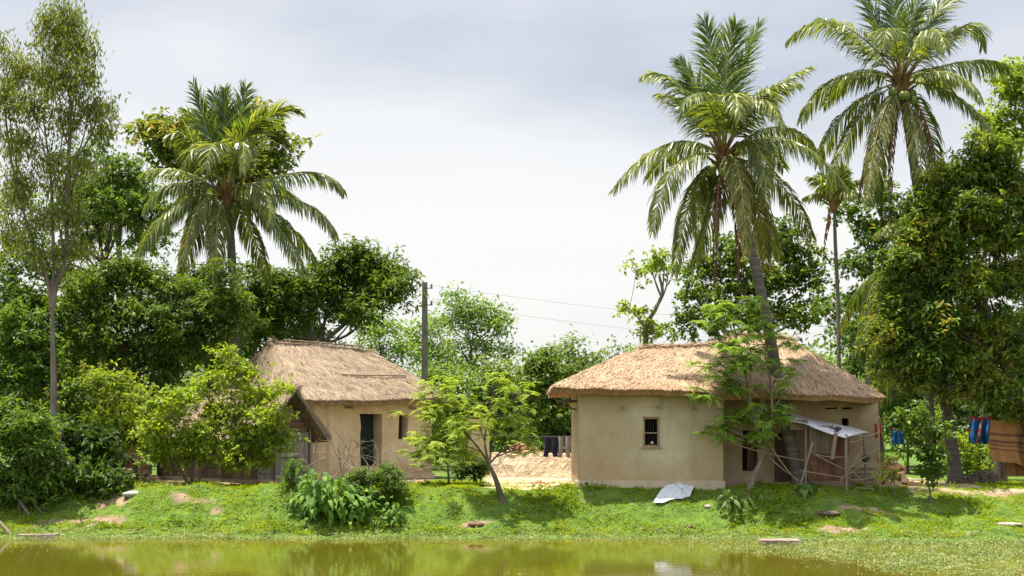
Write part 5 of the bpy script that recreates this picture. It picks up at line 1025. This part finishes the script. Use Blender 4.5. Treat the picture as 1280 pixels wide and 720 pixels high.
big_leaf_plant('big clump of long bright leaves drooping on the slope before the left house', [(400, 610, 28, 20), (385, 628, 18, 14), (425, 622, 24, 16), (415, 638, 22, 11)], 38.5, .32, .13, 40, 'leaf_broad')
big_leaf_plant('low broad leafed plant at the foot of the round bushes', [(455, 632, 12, 12), (440, 642, 10, 8)], 38.3, .2, .1, 40, 'leaf_broad')
big_leaf_plant('small broad leafed plant right of the round bushes', [(490, 635, 12, 14), (500, 645, 8, 8)], 38.2, .2, .1, 40, 'leaf_broad')
big_leaf_plant('low big leafed weed under the feathery tree', [(918, 628, 16, 10)], 38.6, .26, .14, 34, 'leaf_mid')
big_leaf_plant('single broad leafed weed below the stick fence', [(1010, 614, 10, 6)], 38.9, .3, .16, 26, 'leaf_mid')
for lab, px_, cs in (('rounded small leafed bush before the left house doorway', 485, [(482, 592, 16, 12, 14), (490, 608, 18, 13, 16), (476, 622, 14, 9, 10)]), ('smaller rounded bush left of the doorway bush', 452, [(450, 598, 16, 11, 12), (455, 614, 14, 9, 10), (440, 610, 10, 7, 6)]), ('thin dark green shoot by the bamboo wall', 366, [(366, 585, 6, 12, 6), (364, 602, 8, 10, 6)])):
    atree('rounded_bush', lab, px_, 38.95, [(px_, 625), (px_, 615)], cs, cat='bush', lmat='leaf_mid', L=.09, Wd=.03, k=9, leaf=5, sub=.11, tr=.02, group='bushes on the grass slope', limb_r=.02)
atree('rounded_bush', 'dark rounded bush behind the leaning tree', 592, 43, [(592, 590), (592, 585)], [(590, 580, 12, 10, 9), (600, 590, 10, 7, 6), (580, 588, 10, 8, 6)], cat='bush', lmat='leaf_dark', L=.11, Wd=.05, k=9, leaf=4, sub=.12, tr=.02, group='bushes on the grass slope', limb_r=.02)
# dead branches in front of the left house
mb = MB()
def twig(mb, p, d, L, r, depth):
    k = 5; pts = [p]; 
    for i_ in range(k): d = norm(d + RNG.normal(size=3) * .18); pts.append(pts[-1] + d * L / k)
    mb.tube(pts, r * np.linspace(1, .45, k + 1), 4)
    if depth:
        for _ in range(3): j_ = RNG.integers(1, k + 1); twig(mb, pts[j_], norm(d + RNG.normal(size=3) * .7), L * .55, r * .5, depth - 1)
for px_, py_, dx, dz_, L_ in ((385, 598, .2, 1, 1.3), (400, 600, -.5, 1, 1.1), (412, 596, .7, .8, 1.5), (425, 600, .1, 1.1, 1.6), (438, 598, -.6, .7, 1.3), (445, 600, .9, .45, 1.9), (460, 600, -.9, .7, 1.5), (470, 598, .5, .8, 1.2), (430, 602, 1, .12, 1.6), (400, 600, 1.0, .35, 1.8), (455, 596, .2, 1, .8), (500, 600, .8, .5, .6)):
    p = PX(px_, py_, 40.2 + RNG.uniform(-.4, .8)); p[2] = gz(p[0], p[1]) + .05; twig(mb, p, norm(np.array([dx, RNG.normal() * .2, dz_])), L_, .022, 2)
solo(mb, 'dead_brushwood', M['dry_stick'], 'tangle of dead pale branches before the left house doorway', 'branches', (PX(430, 0, 40.2)[0], 40.2, 1.1))
# second thick trunk behind the blanket
mb = MB(); b = B(1252, 44); mb.tube(smooth_path([b, PX(1256, 560, 44), PX(1262, 500, 44), PX(1275, 430, 44)], 14), .26 * np.linspace(1.3, .6, 14), 10, wob=.05)
atree('dark_tree', 'dark trunked tree behind the brown blanket', 1252, 44.5, [(1250, 580), (1258, 500), (1270, 430)], [(1270, 400, 26, 20, 14), (1245, 430, 22, 16, 10), (1285, 450, 18, 20, 8)], lmat='leaf_dark', L=.18, Wd=.06, k=8, leaf=4, sub=.25, tr=.26)

# ------------------------------------------------------------------ distant wood, closing the gaps between the trunks
def woods():
    mb = MB(); n = 52000
    x = RNG.uniform(-48, 52, n); y = RNG.uniform(92, 108, n)
    pxs = 640 + x / y * FPX
    top = 4.3 + 1.5 * fbm(x * .22, 3.1) + 5.5 * sstep(420, 250, pxs) + 4.5 * sstep(820, 1000, pxs) - .8 * sstep(420, 500, pxs) * sstep(720, 640, pxs)
    h = 1.2 + (top - .2) * RNG.random(n)**.75 * (.85 + .25 * vnoise(x * .8, y * .8))
    P = np.stack([x, y, h], 1); D = rdir(n); D[:, 2] -= .2; Nn = RNG.normal(size=(n, 3)) * .5; Nn[:, 2] += 1
    leaf_quads(mb, P, D, Nn, RNG.uniform(.3, .6, n), RNG.uniform(.16, .3, n))
    V, F = grid_mesh(np.linspace(-50, 54, 90), np.linspace(96, 106, 6), lambda X, Y: 1.2 + np.clip(3.2 + 1.4 * fbm(X * .22, 3.1) + 5.0 * sstep(420, 250, 640 + X / Y * FPX) + 4.0 * sstep(820, 1000, 640 + X / Y * FPX), 1, 14) * np.sin((Y - 96) / 10 * math.pi * .8 + .35))
    mb.add(V, F, 0, True)
    o = mb.build('far_woodland', M['leaf_farmid']); o['kind'] = 'stuff'
woods()

# ------------------------------------------------------------------ grass and weeds
def tufts(name, P, H, Wd, m, k=5, lean=.6):
    n = len(P) * k; Q = np.repeat(P, k, 0) + RNG.normal(size=(n, 3)) * np.array([.035, .035, 0]); Hh = np.repeat(H, k) * RNG.uniform(.5, 1.3, n)
    D = RNG.normal(size=(n, 3)) * lean; D[:, 2] = RNG.uniform(-.1, 1.0, n); mb = MB(); Nn = RNG.normal(size=(n, 3)) * .45; Nn[:, 2] += 1; Q[:, 2] += RNG.random(n) * Hh * .7
    leaf_quads(mb, Q, D, Nn, Hh, Wd * RNG.uniform(.6, 1.4, n), curl=.2, pos=.5)
    return mb
def spread_pts(n, x0, x1, y0, y1, fn):
    x = RNG.uniform(x0, x1, n); y = RNG.uniform(y0, y1, n); k = fn(x, y) > RNG.random(n); x, y = x[k], y[k]; return x, y
def in_view(x, y, pad=60): p = 640 + x / y * FPX; return (p > -pad) & (p < 1280 + pad)
x, y = spread_pts(120000, -16, 17, 36.5, 45, lambda x, y: (1 - .9 * dsoft(x, y)) * (y > edge_y(x) + .38) * in_view(x, y) * (.55 + .45 * vnoise(x * 2.2, y * 2.2)) * np.where(y > 42, .5, 1))
P = np.stack([x, y, gz(x, y) - .01], 1); H = .04 + .025 * (vnoise(x * 1.5, y * 1.5, 2) + .6)
mb = tufts('grass', P, np.clip(H, .03, .12), .026, None, 4, 1.1); o = mb.build('grass', M['grass']); o['kind'] = 'stuff'
# taller dark clumps of herbs on the slope
x, y = spread_pts(9000, -16, 15, 37.6, 41.5, lambda x, y: (1 - dirt(x, y)) * (y > edge_y(x) + .5) * in_view(x, y) * sstep(.22, .5, fbm(x * .8, y * 1.3, 8.8)))
P = np.stack([x, y, gz(x, y)], 1); mb = tufts('herbs', P, .10 + .06 * RNG.random(len(x)), .05, None, 4, .9); o = mb.build('slope_herbs', M['weed_dark']); o['kind'] = 'stuff'
# pale weeds along and in the water
def weed_density(x, y):
    d = y - edge_y(x); e = sstep(-.9, -.05, d + .35 * fbm(x * .9, y * .9, 1.1)) * (1 - sstep(.5, 1.1, d))
    right = sstep(3.2, 7.0, x + (y - 36) * .45 + .9 * fbm(x * .5, y * .5, 6.1)) * sstep(25, 28, y) * (1 - sstep(.4, 1.0, d))
    return np.clip(e * .9 + right * (.28 + .55 * sstep(-.3, .3, fbm(x * .9, y * .6, 2.2))), 0, 1)
x, y = spread_pts(100000, -15, 15, 26, 39.5, lambda x, y: weed_density(x, y) * in_view(x, y) * (.5 + .5 * vnoise(x * 3, y * 3, 5)))
P = np.stack([x, y, np.maximum(gz(x, y), 0) - .01], 1); mb = tufts('weeds', P, .06 + .05 * RNG.random(len(x)), .028, None, 4, .9); o = mb.build('water_weeds', M['weed']); o['kind'] = 'stuff'

x, y = spread_pts(5000, -14, 12, 26, 38, lambda x, y: (y < edge_y(x)) * in_view(x, y) * sstep(.1, .8, fbm(x * .6, y * .6, 3.9) + .9 * sstep(-3, 0, y - edge_y(x))) * .35)
n = len(x); mb = MB(); D = RNG.normal(size=(n, 3)); D[:, 2] = .02; Nn = np.tile([0., 0, 1], (n, 1))
leaf_quads(mb, np.stack([x, y, np.full(n, .006)], 1), D, Nn, RNG.uniform(.03, .09, n), RNG.uniform(.02, .05, n), curl=0); o = mb.build('floating_leaves', M['weed']); o['kind'] = 'stuff'

x, y = spread_pts(5200, -16, 15, 37.2, 45, lambda x, y: (1 - dirt(x, y)) * (y > edge_y(x) + .2) * in_view(x, y) * sstep(-.1, .7, fbm(x * 1.1, y * 1.1, 12.8)))
P = np.stack([x, y, gz(x, y)], 1); n = len(x) * 5; Q = np.repeat(P, 5, 0) + RNG.normal(size=(n, 3)) * [.03, .03, 0]; D = RNG.normal(size=(n, 3)) * .35; D[:, 2] = 1
mb = MB(); leaf_quads(mb, Q, D, RNG.normal(size=(n, 3)), RNG.uniform(.08, .24, n), RNG.uniform(.008, .016, n), curl=.25, pos=.5); o = mb.build('tall_grass', M['tall_grass']); o['kind'] = 'stuff'
x, y = spread_pts(2600, -14, 15, 37.0, 44, lambda x, y: (y > edge_y(x)) * in_view(x, y) * .5 + 0 * x)
P = np.stack([x, y, gz(x, y) + .03], 1); n = len(x); D = RNG.normal(size=(n, 3)); D[:, 2] *= .2; Nn = RNG.normal(size=(n, 3)) * .3; Nn[:, 2] += 1
mb = MB(); leaf_quads(mb, P, D, Nn, RNG.uniform(.05, .13, n), RNG.uniform(.02, .05, n)); o = mb.build('fallen_leaves', M['litter']); o['kind'] = 'stuff'
